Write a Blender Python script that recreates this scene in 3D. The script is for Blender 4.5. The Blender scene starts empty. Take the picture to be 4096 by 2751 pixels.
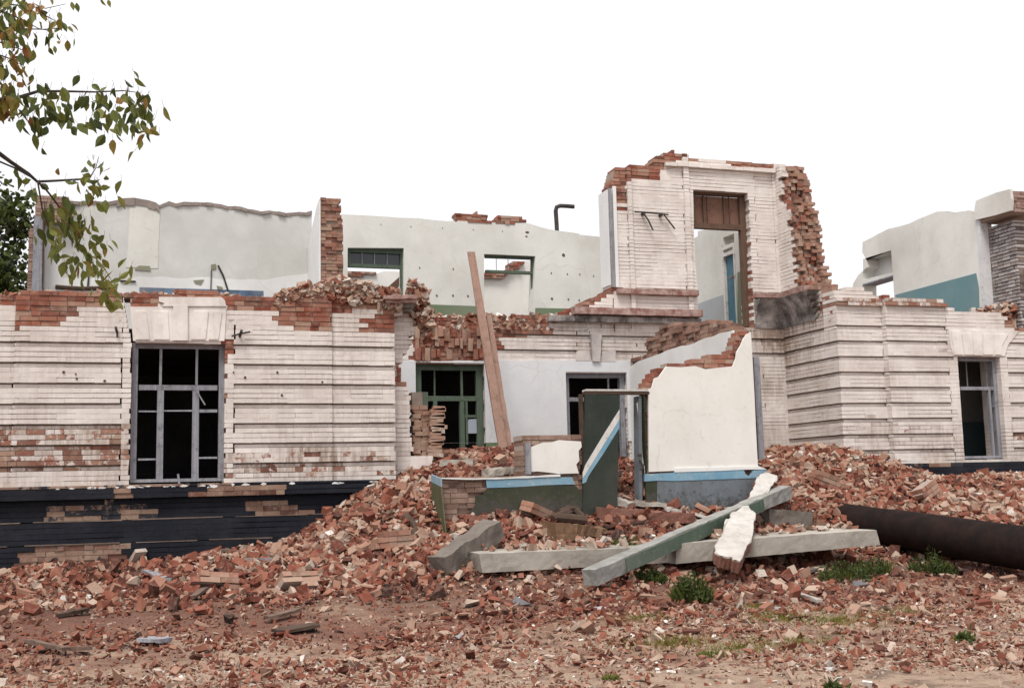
import bpy, bmesh, math, random
import numpy as np
from mathutils import Vector, Matrix, noise as mnoise
from mathutils.geometry import tessellate_polygon

random.seed(7)
rng = np.random.default_rng(11)
sc = bpy.context.scene
COL = sc.collection

# ------------------------------------------------------------------ camera
FPX, W0, H0 = 4517.98, 4096.0, 2751.0
YAW, PITCH, ROLL = 0.30622, 0.12317, -0.022993
CAM = np.array([0.0, -18.0, 1.6])
def cam_basis():
    f = np.array([math.sin(YAW)*math.cos(PITCH), math.cos(YAW)*math.cos(PITCH), math.sin(PITCH)])
    r = np.array([math.cos(YAW), -math.sin(YAW), 0.0]); u = np.cross(r, f)
    c, s = math.cos(ROLL), math.sin(ROLL)
    return np.stack([r*c + u*s, -r*s + u*c, -f], 1)
CB = cam_basis()
cd = bpy.data.cameras.new('camera')
cd.sensor_width = 36.0; cd.lens = FPX/W0*36.0; cd.clip_start = 0.1; cd.clip_end = 2000
cam = bpy.data.objects.new('camera', cd); COL.objects.link(cam)
m4 = Matrix([[*CB[i], CAM[i]] for i in range(3)] + [[0, 0, 0, 1]])
cam.matrix_world = m4
sc.camera = cam

# ------------------------------------------------------------------ world, sun, exposure
SUN_EL, SUN_AZ = math.radians(62), math.radians(215)     # azimuth clockwise from +Y: high and behind the camera
world = bpy.data.worlds.new('World'); sc.world = world; world.use_nodes = True
nt = world.node_tree; nt.nodes.clear()
out = nt.nodes.new('ShaderNodeOutputWorld'); bg = nt.nodes.new('ShaderNodeBackground')
sky = nt.nodes.new('ShaderNodeTexSky'); sky.sky_type = 'NISHITA'; sky.sun_disc = False
sky.sun_elevation = SUN_EL; sky.sun_rotation = SUN_AZ; sky.dust_density = 4.0
tc = nt.nodes.new('ShaderNodeTexCoord'); sep = nt.nodes.new('ShaderNodeSeparateXYZ')
mr = nt.nodes.new('ShaderNodeMapRange')
mr.inputs['From Min'].default_value = 0.0; mr.inputs['From Max'].default_value = 1.0
mr.inputs['To Min'].default_value = 9.3; mr.inputs['To Max'].default_value = 12.0
cl = nt.nodes.new('ShaderNodeCombineXYZ')
bl = nt.nodes.new('ShaderNodeMath'); bl.operation = 'MULTIPLY'; bl.inputs[1].default_value = 1.03
mx = nt.nodes.new('ShaderNodeMixRGB'); mx.inputs[0].default_value = 0.93     # thick cloud over the sky
L = nt.links.new
L(tc.outputs['Generated'], sep.inputs[0]); L(sep.outputs['Z'], mr.inputs['Value'])
L(mr.outputs[0], cl.inputs[0]); L(mr.outputs[0], cl.inputs[1]); L(mr.outputs[0], bl.inputs[0]); L(bl.outputs[0], cl.inputs[2])
L(sky.outputs[0], mx.inputs[1]); L(cl.outputs[0], mx.inputs[2])
L(mx.outputs[0], bg.inputs['Color']); bg.inputs['Strength'].default_value = 0.10
L(bg.outputs[0], out.inputs['Surface'])
sd = bpy.data.lights.new('sun', 'SUN'); sd.energy = 3.0; sd.angle = math.radians(20); sd.color = (1.0, 0.96, 0.9)
sun = bpy.data.objects.new('sun', sd); COL.objects.link(sun)
sdir = Vector((math.sin(SUN_AZ)*math.cos(SUN_EL), math.cos(SUN_AZ)*math.cos(SUN_EL), math.sin(SUN_EL)))
sun.rotation_euler = sdir.to_track_quat('Z', 'Y').to_euler(); sun.location = sdir*40
sc.view_settings.view_transform = 'Standard'; sc.view_settings.look = 'None'
sc.view_settings.exposure = 0.18; sc.view_settings.gamma = 1.0; sc.view_settings.use_curve_mapping = False

# ------------------------------------------------------------------ from photo measurements to metres
def zc(x0, y0, k): return lambda x, y: (x0 + k*x, y0 + k*y)
K = .5996
A = zc(0, 600, K); B = zc(0, 1100, K); C = zc(0, 1811, K); D = zc(1200, 700, K); E_ = zc(1400, 1250, K)
G = zc(2200, 550, K); H = zc(2900, 700, .5422); I = zc(2700, 1200, .5994); T = zc(0, 0, .765)
Mz = zc(1400, 1811, K); N = zc(2696, 1811, K); P = zc(0, 0, 1.7542)
def ray(o): return CB @ np.array([(o[0]-W0/2)/FPX, -(o[1]-H0/2)/FPX, -1.0])
def atY(o, y): d = ray(o); return CAM + d*((y-CAM[1])/d[1])
def atX(o, x): d = ray(o); return CAM + d*((x-CAM[0])/d[0])
def atZ(o, z): d = ray(o); return CAM + d*((z-CAM[2])/d[2])
def atD(o, dist): return CAM + ray(o)*dist
def py(y, fn, pts): return [(float(p[0]), float(p[2])) for p in (atY(fn(*q), y) for q in pts)]
def pxx(x, fn, pts): return [(float(p[1]), float(p[2])) for p in (atX(fn(*q), x) for q in pts)]

# ------------------------------------------------------------------ mesh helpers
class MB:
    def __init__(s): s.v = []; s.f = []; s.c = []
    def face(s, idx, c=(1, .5, 0, 1)): s.f.append(idx); s.c.append(c)
    def hexa(s, p, c=(1, .5, 0, 1), skip=()):
        b = len(s.v); s.v.extend(p)
        for k, q in enumerate(((0,3,2,1),(4,5,6,7),(0,1,5,4),(1,2,6,5),(2,3,7,6),(3,0,4,7))):
            if k not in skip: s.face([b+i for i in q], c)
    def box(s, x0, x1, y0, y1, z0, z1, c=(1, .5, 0, 1), j=0.0):
        p = [(x0,y0,z0),(x1,y0,z0),(x1,y1,z0),(x0,y1,z0),(x0,y0,z1),(x1,y0,z1),(x1,y1,z1),(x0,y1,z1)]
        if j: p = [tuple(a + random.uniform(-j, j) for a in q) for q in p]
        s.hexa(p, c)
    def prism(s, loop, axis, f0, f1, holes=(), c=(1, .5, 0, 1)):
        """polygon in (a, z) on plane axis, extruded from f0 (front) to f1"""
        loops = [list(loop)] + [list(h) for h in holes]
        flat = [q for lp in loops for q in lp]
        tris = tessellate_polygon([[Vector((q[0], q[1], 0)) for q in lp] for lp in loops])
        b = len(s.v); n = len(flat)
        def w(q, f): return (q[0], f, q[1]) if axis == 'y' else (f, q[0], q[1])
        s.v.extend(w(q, f0) for q in flat); s.v.extend(w(q, f1) for q in flat)
        for t in tris:
            s.face([b+t[0], b+t[1], b+t[2]], c); s.face([b+n+t[2], b+n+t[1], b+n+t[0]], c)
        o = 0
        for lp in loops:
            m = len(lp)
            for i in range(m):
                j = (i+1) % m
                s.face([b+o+i, b+o+j, b+n+o+j, b+n+o+i], c)
            o += m
    def stick(s, a, b, w, h, up=(0, 0, 1), c=(1, .5, 0, 1), n=1, j=0.0, taper=1.0):
        a = Vector(a); b = Vector(b); d = (b-a).normalized()
        sx = d.cross(Vector(up)).normalized(); sz = sx.cross(d).normalized()
        base = len(s.v)
        for k in range(n+1):
            t = k/n; q = a.lerp(b, t); ww = w*(1+(taper-1)*t); hh = h*(1+(taper-1)*t)
            for (u, v) in ((-1,-1),(1,-1),(1,1),(-1,1)):
                jj = Vector([random.uniform(-j, j) for _ in range(3)]) if j else Vector()
                s.v.append(tuple(q + sx*u*ww/2 + sz*v*hh/2 + jj))
        for k in range(n):
            o = base + 4*k
            for i in range(4):
                i2 = (i+1) % 4
                s.face([o+i, o+i2, o+4+i2, o+4+i], c)
        s.face([base+3, base+2, base+1, base], c); o = base+4*n; s.face([o, o+1, o+2, o+3], c)
    def tube(s, pts, r, n=12, c=(1, .5, 0, 1), cap=True):
        pts = [Vector(p) for p in pts]; base = len(s.v); prev = None
        rr = r if isinstance(r, (list, tuple)) else [r]*len(pts)
        for k, p in enumerate(pts):
            d = (pts[min(k+1, len(pts)-1)] - pts[max(k-1, 0)]).normalized()
            if prev is None: sx = d.orthogonal().normalized()
            else: sx = (prev - d*prev.dot(d)).normalized()
            prev = sx; sy = d.cross(sx)
            for i in range(n):
                t = 2*math.pi*i/n
                s.v.append(tuple(p + (sx*math.cos(t) + sy*math.sin(t))*rr[k]))
        for k in range(len(pts)-1):
            o = base + n*k
            for i in range(n): s.face([o+i, o+(i+1) % n, o+n+(i+1) % n, o+n+i], c)
        if cap:
            s.face([base+i for i in range(n)][::-1], c); o = base+n*(len(pts)-1); s.face([o+i for i in range(n)], c)
    def build(s, name, mat, parent=None, smooth=False):
        me = bpy.data.meshes.new(name); me.from_pydata(s.v, [], s.f); me.update()
        at = me.attributes.new('col', 'FLOAT_COLOR', 'FACE')
        if len(me.polygons) == len(s.c):
            at.data.foreach_set('color', np.array(s.c, dtype=np.float32).ravel())
        bm = bmesh.new(); bm.from_mesh(me); bmesh.ops.recalc_face_normals(bm, faces=bm.faces); bm.to_mesh(me); bm.free()
        if smooth: me.polygons.foreach_set('use_smooth', [True]*len(me.polygons))
        me.materials.append(mat)
        o = bpy.data.objects.new(name, me); COL.objects.link(o)
        if parent: o.parent = parent
        return o

def tag(o, label, cat, group=None, kind=None):
    if label: o['label'] = label
    if cat: o['category'] = cat
    if group: o['group'] = group
    if kind: o['kind'] = kind
    elif label: o['kind'] = 'thing'
    return o
def thing(name, label, cat, group=None):
    return tag_link(bpy.data.objects.new(name, None), label, cat, group)
def tag_link(o, label, cat, group=None):
    COL.objects.link(o); return tag(o, label, cat, group)

# ------------------------------------------------------------------ materials
def nodes(name):
    m = bpy.data.materials.new(name); m.use_nodes = True
    t = m.node_tree; b = t.nodes['Principled BSDF']; b.inputs['Roughness'].default_value = .9
    b.inputs['Specular IOR Level'].default_value = .25
    return m, t, b
def nz(t, scale, detail=5, rough=.6, vec=None, stretch=None):
    n = t.nodes.new('ShaderNodeTexNoise'); n.inputs['Scale'].default_value = scale
    n.inputs['Detail'].default_value = detail; n.inputs['Roughness'].default_value = rough
    tcx = t.nodes.new('ShaderNodeTexCoord'); src = tcx.outputs['Object']
    if stretch:
        mp = t.nodes.new('ShaderNodeMapping'); mp.inputs['Scale'].default_value = stretch
        t.links.new(src, mp.inputs[0]); src = mp.outputs[0]
    t.links.new(src, n.inputs['Vector'])
    return n.outputs['Fac']
def rmp(t, src, stops):
    r = t.nodes.new('ShaderNodeValToRGB'); e = r.color_ramp.elements
    while len(e) < len(stops): e.new(.5)
    for q, (p, c) in zip(e, stops):
        q.position = p; q.color = (*c, 1) if not isinstance(c, (int, float)) else (c, c, c, 1)
    t.links.new(src, r.inputs[0]); return r.outputs[0]
def mix(t, f, a, b, mode='MIX'):
    n = t.nodes.new('ShaderNodeMixRGB'); n.blend_type = mode
    for i, s in enumerate((f, a, b)):
        if isinstance(s, (int, float)): n.inputs[i].default_value = s if i == 0 else (s, s, s, 1)
        elif isinstance(s, tuple): n.inputs[i].default_value = (*s, 1)
        else: t.links.new(s, n.inputs[i])
    return n.outputs[0]
def mth(t, op, a, b):
    n = t.nodes.new('ShaderNodeMath'); n.operation = op
    for i, s in enumerate((a, b)):
        if isinstance(s, (int, float)): n.inputs[i].default_value = s
        else: t.links.new(s, n.inputs[i])
    return n.outputs[0]
def bump(t, b, src, strength=.3, dist=.01):
    n = t.nodes.new('ShaderNodeBump'); n.inputs['Strength'].default_value = strength; n.inputs['Distance'].default_value = dist
    t.links.new(src, n.inputs['Height']); t.links.new(n.outputs[0], b.inputs['Normal'])
def colattr(t):
    a = t.nodes.new('ShaderNodeAttribute'); a.attribute_name = 'col'
    s = t.nodes.new('ShaderNodeSeparateColor'); t.links.new(a.outputs['Color'], s.inputs[0])
    return s.outputs[0], s.outputs[1], s.outputs[2]

BRICK_STOPS = [(0, (.10, .028, .018)), (.3, (.20, .048, .028)), (.6, (.28, .078, .045)), (.85, (.32, .15, .10)), (1, (.40, .28, .21))]
def brick_mat(name, paint, paint2, mortar=False, stops=BRICK_STOPS, stain=(.29, .215, .17)):
    """bare brick under a coat of paint; col.r = how much of the coat is left, col.g = tone of the brick, col.b = dirt on the coat"""
    m, t, b = nodes(name)
    r, g, d = colattr(t)
    n1 = nz(t, 7, 8, .7); n2 = nz(t, 2.2, 6, .65); n3 = nz(t, 40, 3, .6)
    k = mth(t, 'ADD', r, mth(t, 'MULTIPLY', mth(t, 'SUBTRACT', n1, .5), 1.3))
    fac = rmp(t, k, [(.44, 0.0), (.54, 1.0)])
    if mortar: bare = mix(t, n1, (.24, .19, .16), (.42, .34, .29))
    else:
        bare = rmp(t, g, stops)
        bare = mix(t, rmp(t, n3, [(.3, .0), (.75, .35)]), bare, (.10, .05, .04))
        bare = mix(t, rmp(t, n1, [(.5, 0.0), (.68, .5)]), bare, (.40, .30, .24))
        bare = mix(t, mth(t, 'MULTIPLY', d, rmp(t, n2, [(.36, .25), (.6, 1.0)])), bare, (.33, .23, .172))
    pc = mix(t, rmp(t, n2, [(.38, 0.0), (.72, 1.0)]), paint, paint2)
    str_ = nz(t, 5, 6, .7, stretch=(3.0, 3.0, .35))
    pc = mix(t, mth(t, 'MULTIPLY', d, rmp(t, str_, [(.35, 0.25), (.62, 1.0)])), pc, stain)
    pc = mix(t, rmp(t, n3, [(.52, 0.0), (.75, .22)]), pc, stain)
    n7 = nz(t, .9, 5, .62); pc = mix(t, rmp(t, n7, [(.48, 0.0), (.70, .30)]), pc, stain)
    if mortar: pc = mix(t, 1.0, pc, (.70, .66, .64), 'MULTIPLY')
    t.links.new(mix(t, fac, bare, pc), b.inputs['Base Color'])
    bump(t, b, mix(t, .5, n3, n1), .35, .012)
    return m
WHITE, WHITE2 = (.74, .69, .65), (.61, .555, .52)
M_WB = brick_mat('white_painted_brick', WHITE, WHITE2)
M_WM = brick_mat('white_painted_mortar', WHITE, WHITE2, True)
NAVY, NAVY2 = (.0065, .0075, .0125), (.013, .015, .022)
M_NB = brick_mat('navy_painted_brick', NAVY, NAVY2, stops=[(0, (.06, .026, .018)), (.5, (.15, .06, .04)), (1, (.24, .16, .115))], stain=(.05, .05, .055))
M_NM = brick_mat('navy_painted_mortar', NAVY, NAVY2, True, stain=(.05, .05, .055))
GREY_STOPS = [(0, (.20, .185, .185)), (.5, (.36, .34, .34)), (1, (.50, .475, .47))]
M_GB = brick_mat('grey_mortared_brick', WHITE, WHITE2, stops=GREY_STOPS)

def plaster(name, c, c2, spots=.25, spotc=(.30, .26, .22), scale=1.2, streak=.15, rough=.88, bmp=.2, crack=.3, damp=None):
    m, t, b = nodes(name)
    n1 = nz(t, scale, 7, .65); n2 = nz(t, 14, 5, .7); s = nz(t, 1.6, 8, .72, stretch=(1.6, 1.6, .35))
    col = mix(t, rmp(t, n1, [(.38, 0.0), (.66, 1.0)]), c, c2)
    col = mix(t, rmp(t, s, [(.52, 0.0), (.8, streak)]), col, spotc)
    col = mix(t, rmp(t, n2, [(.58, 0.0), (.72, spots)]), col, spotc)
    vo = t.nodes.new('ShaderNodeTexVoronoi'); vo.feature = 'DISTANCE_TO_EDGE'; vo.inputs['Scale'].default_value = .75
    tcv = t.nodes.new('ShaderNodeTexCoord'); nv = t.nodes.new('ShaderNodeTexNoise'); nv.inputs['Scale'].default_value = 2.5; nv.inputs['Detail'].default_value = 6
    t.links.new(tcv.outputs['Object'], nv.inputs['Vector']); t.links.new(mix(t, .16, tcv.outputs['Object'], nv.outputs['Color'], 'LINEAR_LIGHT'), vo.inputs['Vector'])
    ck = mth(t, 'MULTIPLY', rmp(t, vo.outputs['Distance'], [(.0, .75), (.012, 0.0)]), rmp(t, n1, [(.48, 0.0), (.56, 1.0)]))
    col = mix(t, mth(t, 'MULTIPLY', ck, crack), col, spotc)
    if damp:                                         # grime and damp up to a ragged height
        dz_ = t.nodes.new('ShaderNodeSeparateXYZ'); t.links.new(tcv.outputs['Object'], dz_.inputs[0])
        hgt = mth(t, 'ADD', mth(t, 'SUBTRACT', damp, dz_.outputs['Z']), mth(t, 'MULTIPLY', mth(t, 'SUBTRACT', n2, .5), 1.1))
        col = mix(t, rmp(t, hgt, [(0.0, 0.0), (.22, .85)]), col, (.055, .05, .048))
    n5 = nz(t, .45, 4, .55); col = mix(t, rmp(t, n5, [(.48, 0.0), (.72, .36)]), col, spotc)
    t.links.new(col, b.inputs['Base Color']); b.inputs['Roughness'].default_value = rough
    bump(t, b, n2, bmp, .01); return m
M_PW = plaster('white_plaster', (.71, .695, .655), (.64, .62, .575))
M_PCH = plaster('weathered_white_plaster', (.50, .48, .445), (.38, .355, .325), .6, (.24, .17, .13), 5, .4)
M_PG = plaster('grey_plaster', (.50, .50, .475), (.59, .59, .56), .2, streak=.1)
M_PR = plaster('cream_plaster', (.60, .592, .55), (.66, .65, .61), .4)
M_PL = plaster('pale_whitewash', (.66, .66, .65), (.72, .72, .71), .1)
M_PB = plaster('bluish_plaster', (.58, .59, .605), (.64, .645, .65), .3)
M_SB = plaster('sky_blue_paint', (.13, .27, .37), (.20, .34, .43), .75, (.46, .42, .38), 3.5, .5, rough=.7)
M_TEAL = plaster('teal_paint', (.13, .235, .255), (.155, .26, .28), .15, rough=.6)
M_BLUE = plaster('blue_paint', (.08, .16, .27), (.03, .045, .08), .4, (.3, .3, .3), 3, rough=.6)
M_GRNW = plaster('wall_green_paint', (.12, .16, .09), (.14, .185, .11), .15, rough=.6)
M_DGRN = plaster('dark_green_paint', (.020, .029, .015), (.036, .044, .020), .5, (.10, .08, .06), 2.0, .4, .5, damp=1.42)
M_GBL = plaster('faded_grey_blue_paint', (.15, .17, .19), (.10, .105, .11), .8, (.05, .045, .042), 2.0, .7, damp=1.36)
M_GDADO = plaster('grey_dado_paint', (.33, .36, .39), (.38, .41, .43), .15)
M_CON = plaster('concrete', (.38, .345, .30), (.28, .25, .215), .7, (.14, .14, .12), 3.0, .5, bmp=.6)
M_CON2 = plaster('old_concrete', (.17, .145, .125), (.12, .10, .085), .5, (.09, .075, .065), 5.0, .3, bmp=.9)
M_RED = plaster('red_brown_lintel', (.20, .075, .05), (.12, .06, .045), .6, (.30, .24, .2), 4.0, .3, bmp=.7)
M_LDUST = plaster('ledge_dirt', (.17, .12, .095), (.10, .075, .062), .5, (.05, .04, .035), 6)
M_SOOT = plaster('sooty_stone', (.10, .088, .082), (.46, .42, .40), .8, (.03, .026, .026), 3.2, .8, bmp=.9)
M_DCORN = plaster('dirty_cornice', (.40, .29, .26), (.20, .085, .065), .8, (.09, .06, .055), 6.0, .6, bmp=.8)
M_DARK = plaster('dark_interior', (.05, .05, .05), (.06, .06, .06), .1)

def wood(name, c, c2, dark, scale=(30, 30, 1.5), rough=.85):
    m, t, b = nodes(name)
    n = nz(t, 1.0, 8, .7, stretch=scale); n2 = nz(t, 6, 5, .7)
    col = mix(t, rmp(t, n, [(.35, 0.0), (.65, 1.0)]), c, c2)
    col = mix(t, rmp(t, n2, [(.52, 0.0), (.7, .7)]), col, dark)
    t.links.new(col, b.inputs['Base Color']); b.inputs['Roughness'].default_value = rough
    bump(t, b, n, .4, .01); return m
M_WGREY = wood('weathered_grey_wood', (.29, .29, .315), (.18, .18, .20), (.075, .07, .075))
M_WPLANK = wood('bare_plank_wood', (.30, .19, .145), (.23, .14, .11), (.13, .08, .06))
M_WGRN = wood('green_painted_wood', (.075, .105, .075), (.10, .13, .095), (.035, .045, .035))
M_WBROWN = wood('brown_old_wood', (.13, .075, .05), (.09, .055, .04), (.04, .03, .025))
M_WPANEL = wood('brown_board', (.16, .085, .06), (.20, .11, .08), (.08, .05, .04))
M_WLOG = wood('fresh_log_wood', (.21, .12, .07), (.12, .07, .042), (.05, .045, .025), (3, 30, 30))
M_WDARK = wood('dark_rotten_wood', (.055, .035, .026), (.08, .05, .036), (.02, .014, .012), (8, 8, 8))
M_WSPL = wood('splintered_wood', (.16, .105, .08), (.11, .07, .055), (.06, .04, .03), (9, 9, 9))
M_WWHT = wood('white_painted_wood', (.62, .60, .56), (.52, .50, .47), (.2, .18, .16))
M_WTEAL = wood('blue_painted_door', (.07, .15, .20), (.09, .18, .23), (.05, .09, .1))
M_BARK = wood('bark', (.05, .04, .035), (.08, .065, .055), (.02, .018, .015), (20, 20, 3))
def metal(name, c, c2, rough=.6):
    m, t, b = nodes(name); n = nz(t, 5, 6, .7); n2 = nz(t, 30, 3, .6)
    col = mix(t, rmp(t, n, [(.4, 0.0), (.65, 1.0)]), c, c2)
    t.links.new(col, b.inputs['Base Color']); b.inputs['Roughness'].default_value = rough
    bump(t, b, n2, .2, .005); return m
M_PIPE = metal('rusty_pipe', (.009, .0055, .005), (.020, .010, .008), .8); M_PIPE.node_tree.nodes['Principled BSDF'].inputs['Specular IOR Level'].default_value = .12
M_IRON = metal('dark_iron', (.03, .027, .025), (.06, .045, .035))
M_ZINC = metal('grey_tin', (.32, .33, .35), (.22, .22, .23), .5)
def glass_mat():
    m, t, b = nodes('dusty_glass'); b.inputs['Base Color'].default_value = (.03, .035, .04, 1)
    b.inputs['Roughness'].default_value = .12; b.inputs['Specular IOR Level'].default_value = .5; return m
M_GLASS = glass_mat()

RUB_STOPS = [(0, (.03, .018, .015)), (.2, (.075, .026, .018)), (.4, (.15, .039, .023)), (.56, (.21, .07, .042)), (.72, (.29, .17, .12)), (.86, (.38, .285, .22)), (.95, (.42, .37, .325)), (1, (.66, .62, .57))]
def rubble_mat(name='rubble_brick'):
    m, t, b = nodes(name)
    r, g, d = colattr(t)
    n1 = nz(t, 18, 6, .7); n2 = nz(t, 60, 3, .6)
    c = rmp(t, g, RUB_STOPS)
    c = mix(t, rmp(t, n1, [(.48, 0.0), (.7, .5)]), c, (.27, .16, .115))
    c = mix(t, rmp(t, n2, [(.5, 0.0), (.75, .4)]), c, (.12, .06, .045))
    t.links.new(c, b.inputs['Base Color']); bump(t, b, n1, .5, .01); return m
M_RUB = rubble_mat()

# ------------------------------------------------------------------ brick walls
CH = .0769
def spans(poly, z, flags=False):
    xs = []
    for i in range(len(poly)):
        (a0, z0), (a1, z1) = poly[i], poly[(i+1) % len(poly)]
        if (z0 <= z) != (z1 <= z): xs.append((a0 + (z-z0)/(z1-z0)*(a1-a0), abs(a1-a0) < .02 and abs(z1-z0) > .5))
    xs.sort()
    if flags: return [(*xs[i], *xs[i+1]) for i in range(0, len(xs)-1, 2)]
    return [(xs[i][0], xs[i+1][0]) for i in range(0, len(xs)-1, 2)]
def minus(iv, cut):
    for (c0, c1) in cut:
        nv = []
        for (a, b) in iv:
            if c1 <= a or c0 >= b: nv.append((a, b)); continue
            if c0 > a: nv.append((a, c0))
            if c1 < b: nv.append((c1, b))
        iv = nv
    return iv
def soft(a, z, s=1.3): return max(0.0, .75 + .9*mnoise.noise(Vector((a*s, z*s*1.6, 5.3)))) + random.uniform(-.07, .07)
def inside(poly, a, z): return any(s <= a <= e for s, e in spans(poly, z))
def brickwork(face, mort, axis, off, outer, thick, holes=(), z_anchor=0.0, zones=(), recess=None, rough=.05,
              paint=1.0, dust=None, dirt=None, jit=.004, blen=.26, joint=.009, tjit=0.0, cuts=(), inset=.008, ch=CH):
    """every brick of a wall; zones = [(polygon, coat left)], recess(a, z) = set-back of that brick"""
    zlo = min(q[1] for q in outer); zhi = max(q[1] for q in outer)
    k0 = math.floor((zlo - z_anchor)/ch); k1 = math.ceil((zhi - z_anchor)/ch)
    for k in range(k0, k1):
        zb = z_anchor + k*ch; zm = zb + ch/2
        iv = [(a if fa else a + random.uniform(-rough, rough), b if fb else b + random.uniform(-rough, rough)) for a, fa, b, fb in spans(outer, zm, True)]
        for h in holes: iv = minus(iv, spans(h, zm))
        for c_ in cuts: iv = [w_ for (a, b) in iv for w_ in (((a, c_), (c_, b)) if a + .03 < c_ < b - .03 else ((a, b),))]
        for (a, b) in iv:
            if b - a < .03: continue
            pos = math.floor(a/blen)*blen + (blen/2 if k % 2 else 0) - blen
            while pos < b:
                ln = blen*random.uniform(.94, 1.06) if random.random() > .25 else blen/2
                s, e = max(a, pos), min(b, pos+ln); pos += ln
                if e - s < .03: continue
                am = (s+e)/2
                pv = paint
                for poly, val in zones:
                    if inside(poly, am, zm): pv = val
                if 0 < pv < 1: pv = min(.95, max(.05, pv + random.uniform(-.22, .22)))
                dd = dirt(am, zm) if dirt else 0.0
                if pv < .7: dd = random.uniform(*(dust or (.0, .5))) if pv < .2 else random.uniform(.3, 1.0)
                rc = recess(am, zm) if recess else 0.0
                slot = rc > 5                                   # a sunk course, open along its top joint
                if slot: rc -= 10
                c = (pv, random.random(), dd, 1)
                f = off + rc + random.uniform(-jit, jit)*(.45 if pv > .5 else 1) + (random.uniform(0, .02) if pv < .3 else 0)
                j = joint/2
                fill = pv > .5 and not slot and mnoise.noise(Vector((am*.9, zm*6.0, off+2.2))) > -.06   # joint bridged by whitewash
                if pv > .5 and not slot: j = .0012 if fill else .0062
                ms, me_ = (s+inset+j if s == a else s), (e-inset-j if e == b else e)
                vj = j*(.12 if pv > .5 else .7)
                for mbx, (q0, q1, z0, z1, ff) in ((face, (s if s == a else s+vj, e if e == b else e-vj, zb+j+(.004 if slot else 0), zb+ch-j-(.017 if slot else 0), f)), (mort, (ms, me_, zb, zb+ch, off+rc+(.05 if slot else (.003 if fill else .014) if pv > .5 else inset+.026)))):
                    tk_ = thick + (random.uniform(-tjit, tjit) if tjit and mbx is face else -tjit)
                    if axis == 'y': mbx.box(q0, q1, ff, off+tk_, z0, z1, c, 0 if mbx is mort else .002)
                    else: mbx.box(ff, off+tk_, q0, q1, z0, z1, c, 0 if mbx is mort else .002)

def bars(name, mat, parent, rects, y0, y1, axis='y', j=.003):
    if name in ('glazing_bar', 'mullion') and len(rects) > 1:      # every bar its own part
        return [bars(name, mat, parent, [q], y0, y1, axis, j) for q in rects][0]
    mb = MB()
    for (a0, a1, z0, z1) in rects:
        if axis == 'y': mb.box(a0, a1, y0, y1, z0, z1, j=j)
        else: mb.box(y0, y1, a0, a1, z0, z1, j=j)
    return mb.build(name, mat, parent)
def rect(y, fn, q):
    (x0, z1), (x1, z0) = py(y, fn, [(q[0], q[1]), (q[2], q[3])])
    return x0, x1, z0, z1
def rloop(r): x0, x1, z0, z1 = r; return [(x0, z0), (x1, z0), (x1, z1), (x0, z1)]
def rough_line(pts, step=.12, j=.03):
    """break a traced top edge into small irregular steps"""
    res = []
    for (a, b) in zip(pts[:-1], pts[1:]):
        n = max(1, int(math.dist(a, b)/step))
        for i in range(n):
            t = i/n; k = j if (i or res) else 0
            res.append((a[0]+(b[0]-a[0])*t + random.uniform(-k, k)*.4, a[1]+(b[1]-a[1])*t + random.uniform(-k, k)))
    res.append(pts[-1]); return res

# ================================================================== SETTING: the ground
YC, YR, YV, YB = 3.1, 1.1, -1.65, 9.5            # entrance wall, right wing, porch front, rear wall
XRET = float(atY(I(1105, 600), YR)[0])           # plane of the right wing's side
ctl = []
def cp(fn, q, y): p = atY(fn(*q), y); ctl.append((p[0], p[1], p[2]))
for q, y in (((-200, 860), 0), ((0, 790), 0), ((300, 735), 0), ((900, 735), 0), ((1300, 700), 0), ((1500, 640), 0), ((1900, 620), 0), ((2100, 480), 0), ((2250, 380), 0)): cp(C, q, y-.15)
cp(E_, (200, 1130), -.15); cp(E_, (330, 1120), .2); cp(E_, (440, 1170), -.4); cp(E_, (540, 1260), -1.2)
cp(E_, (600, 1440), YV-.05); cp(E_, (780, 1400), YV-.1); cp(E_, (1000, 1370), YV-.1); cp(E_, (1300, 1370), YV-.1); cp(E_, (1545, 1400), YV-.1)
cp(E_, (1850, 1300), YV-.1); cp(E_, (2100, 1320), YV-.1); cp(I, (200, 1430), YV-.1); cp(I, (480, 1380), YV-.1); cp(I, (600, 1150), YV+.1)
cp(I, (560, 1045), 2.2); cp(I, (800, 1010), 1.6); cp(I, (1000, 1000), .8); cp(I, (1110, 1010), .7); cp(I, (1250, 1055), .7); cp(I, (1430, 1105), .75)
cp(I, (1640, 1175), .6); cp(I, (1750, 1215), .5); cp(I, (1900, 1220), .5); cp(I, (2000, 1185), .3); cp(I, (2329, 1185), .1)
cp(I, (700, 1300), -1.4); cp(I, (900, 1360), -1.6); cp(I, (1500, 1370), -1.2); cp(I, (2000, 1430), -2.0)
cp(E_, (1150, 1060), -.3); cp(E_, (700, 1050), -.2); cp(E_, (800, 930), 1.5); cp(E_, (1000, 900), 2.4); cp(E_, (560, 980), 1.0)
cp(E_, (1850, 1020), 0.6)
for x in (-12, -6, -2, 2, 6, 10, 14, 20): ctl += [(x, -9.5, .0), (x, -13, 0), (x, -18, 0), (x, -25, 0)]
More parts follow.
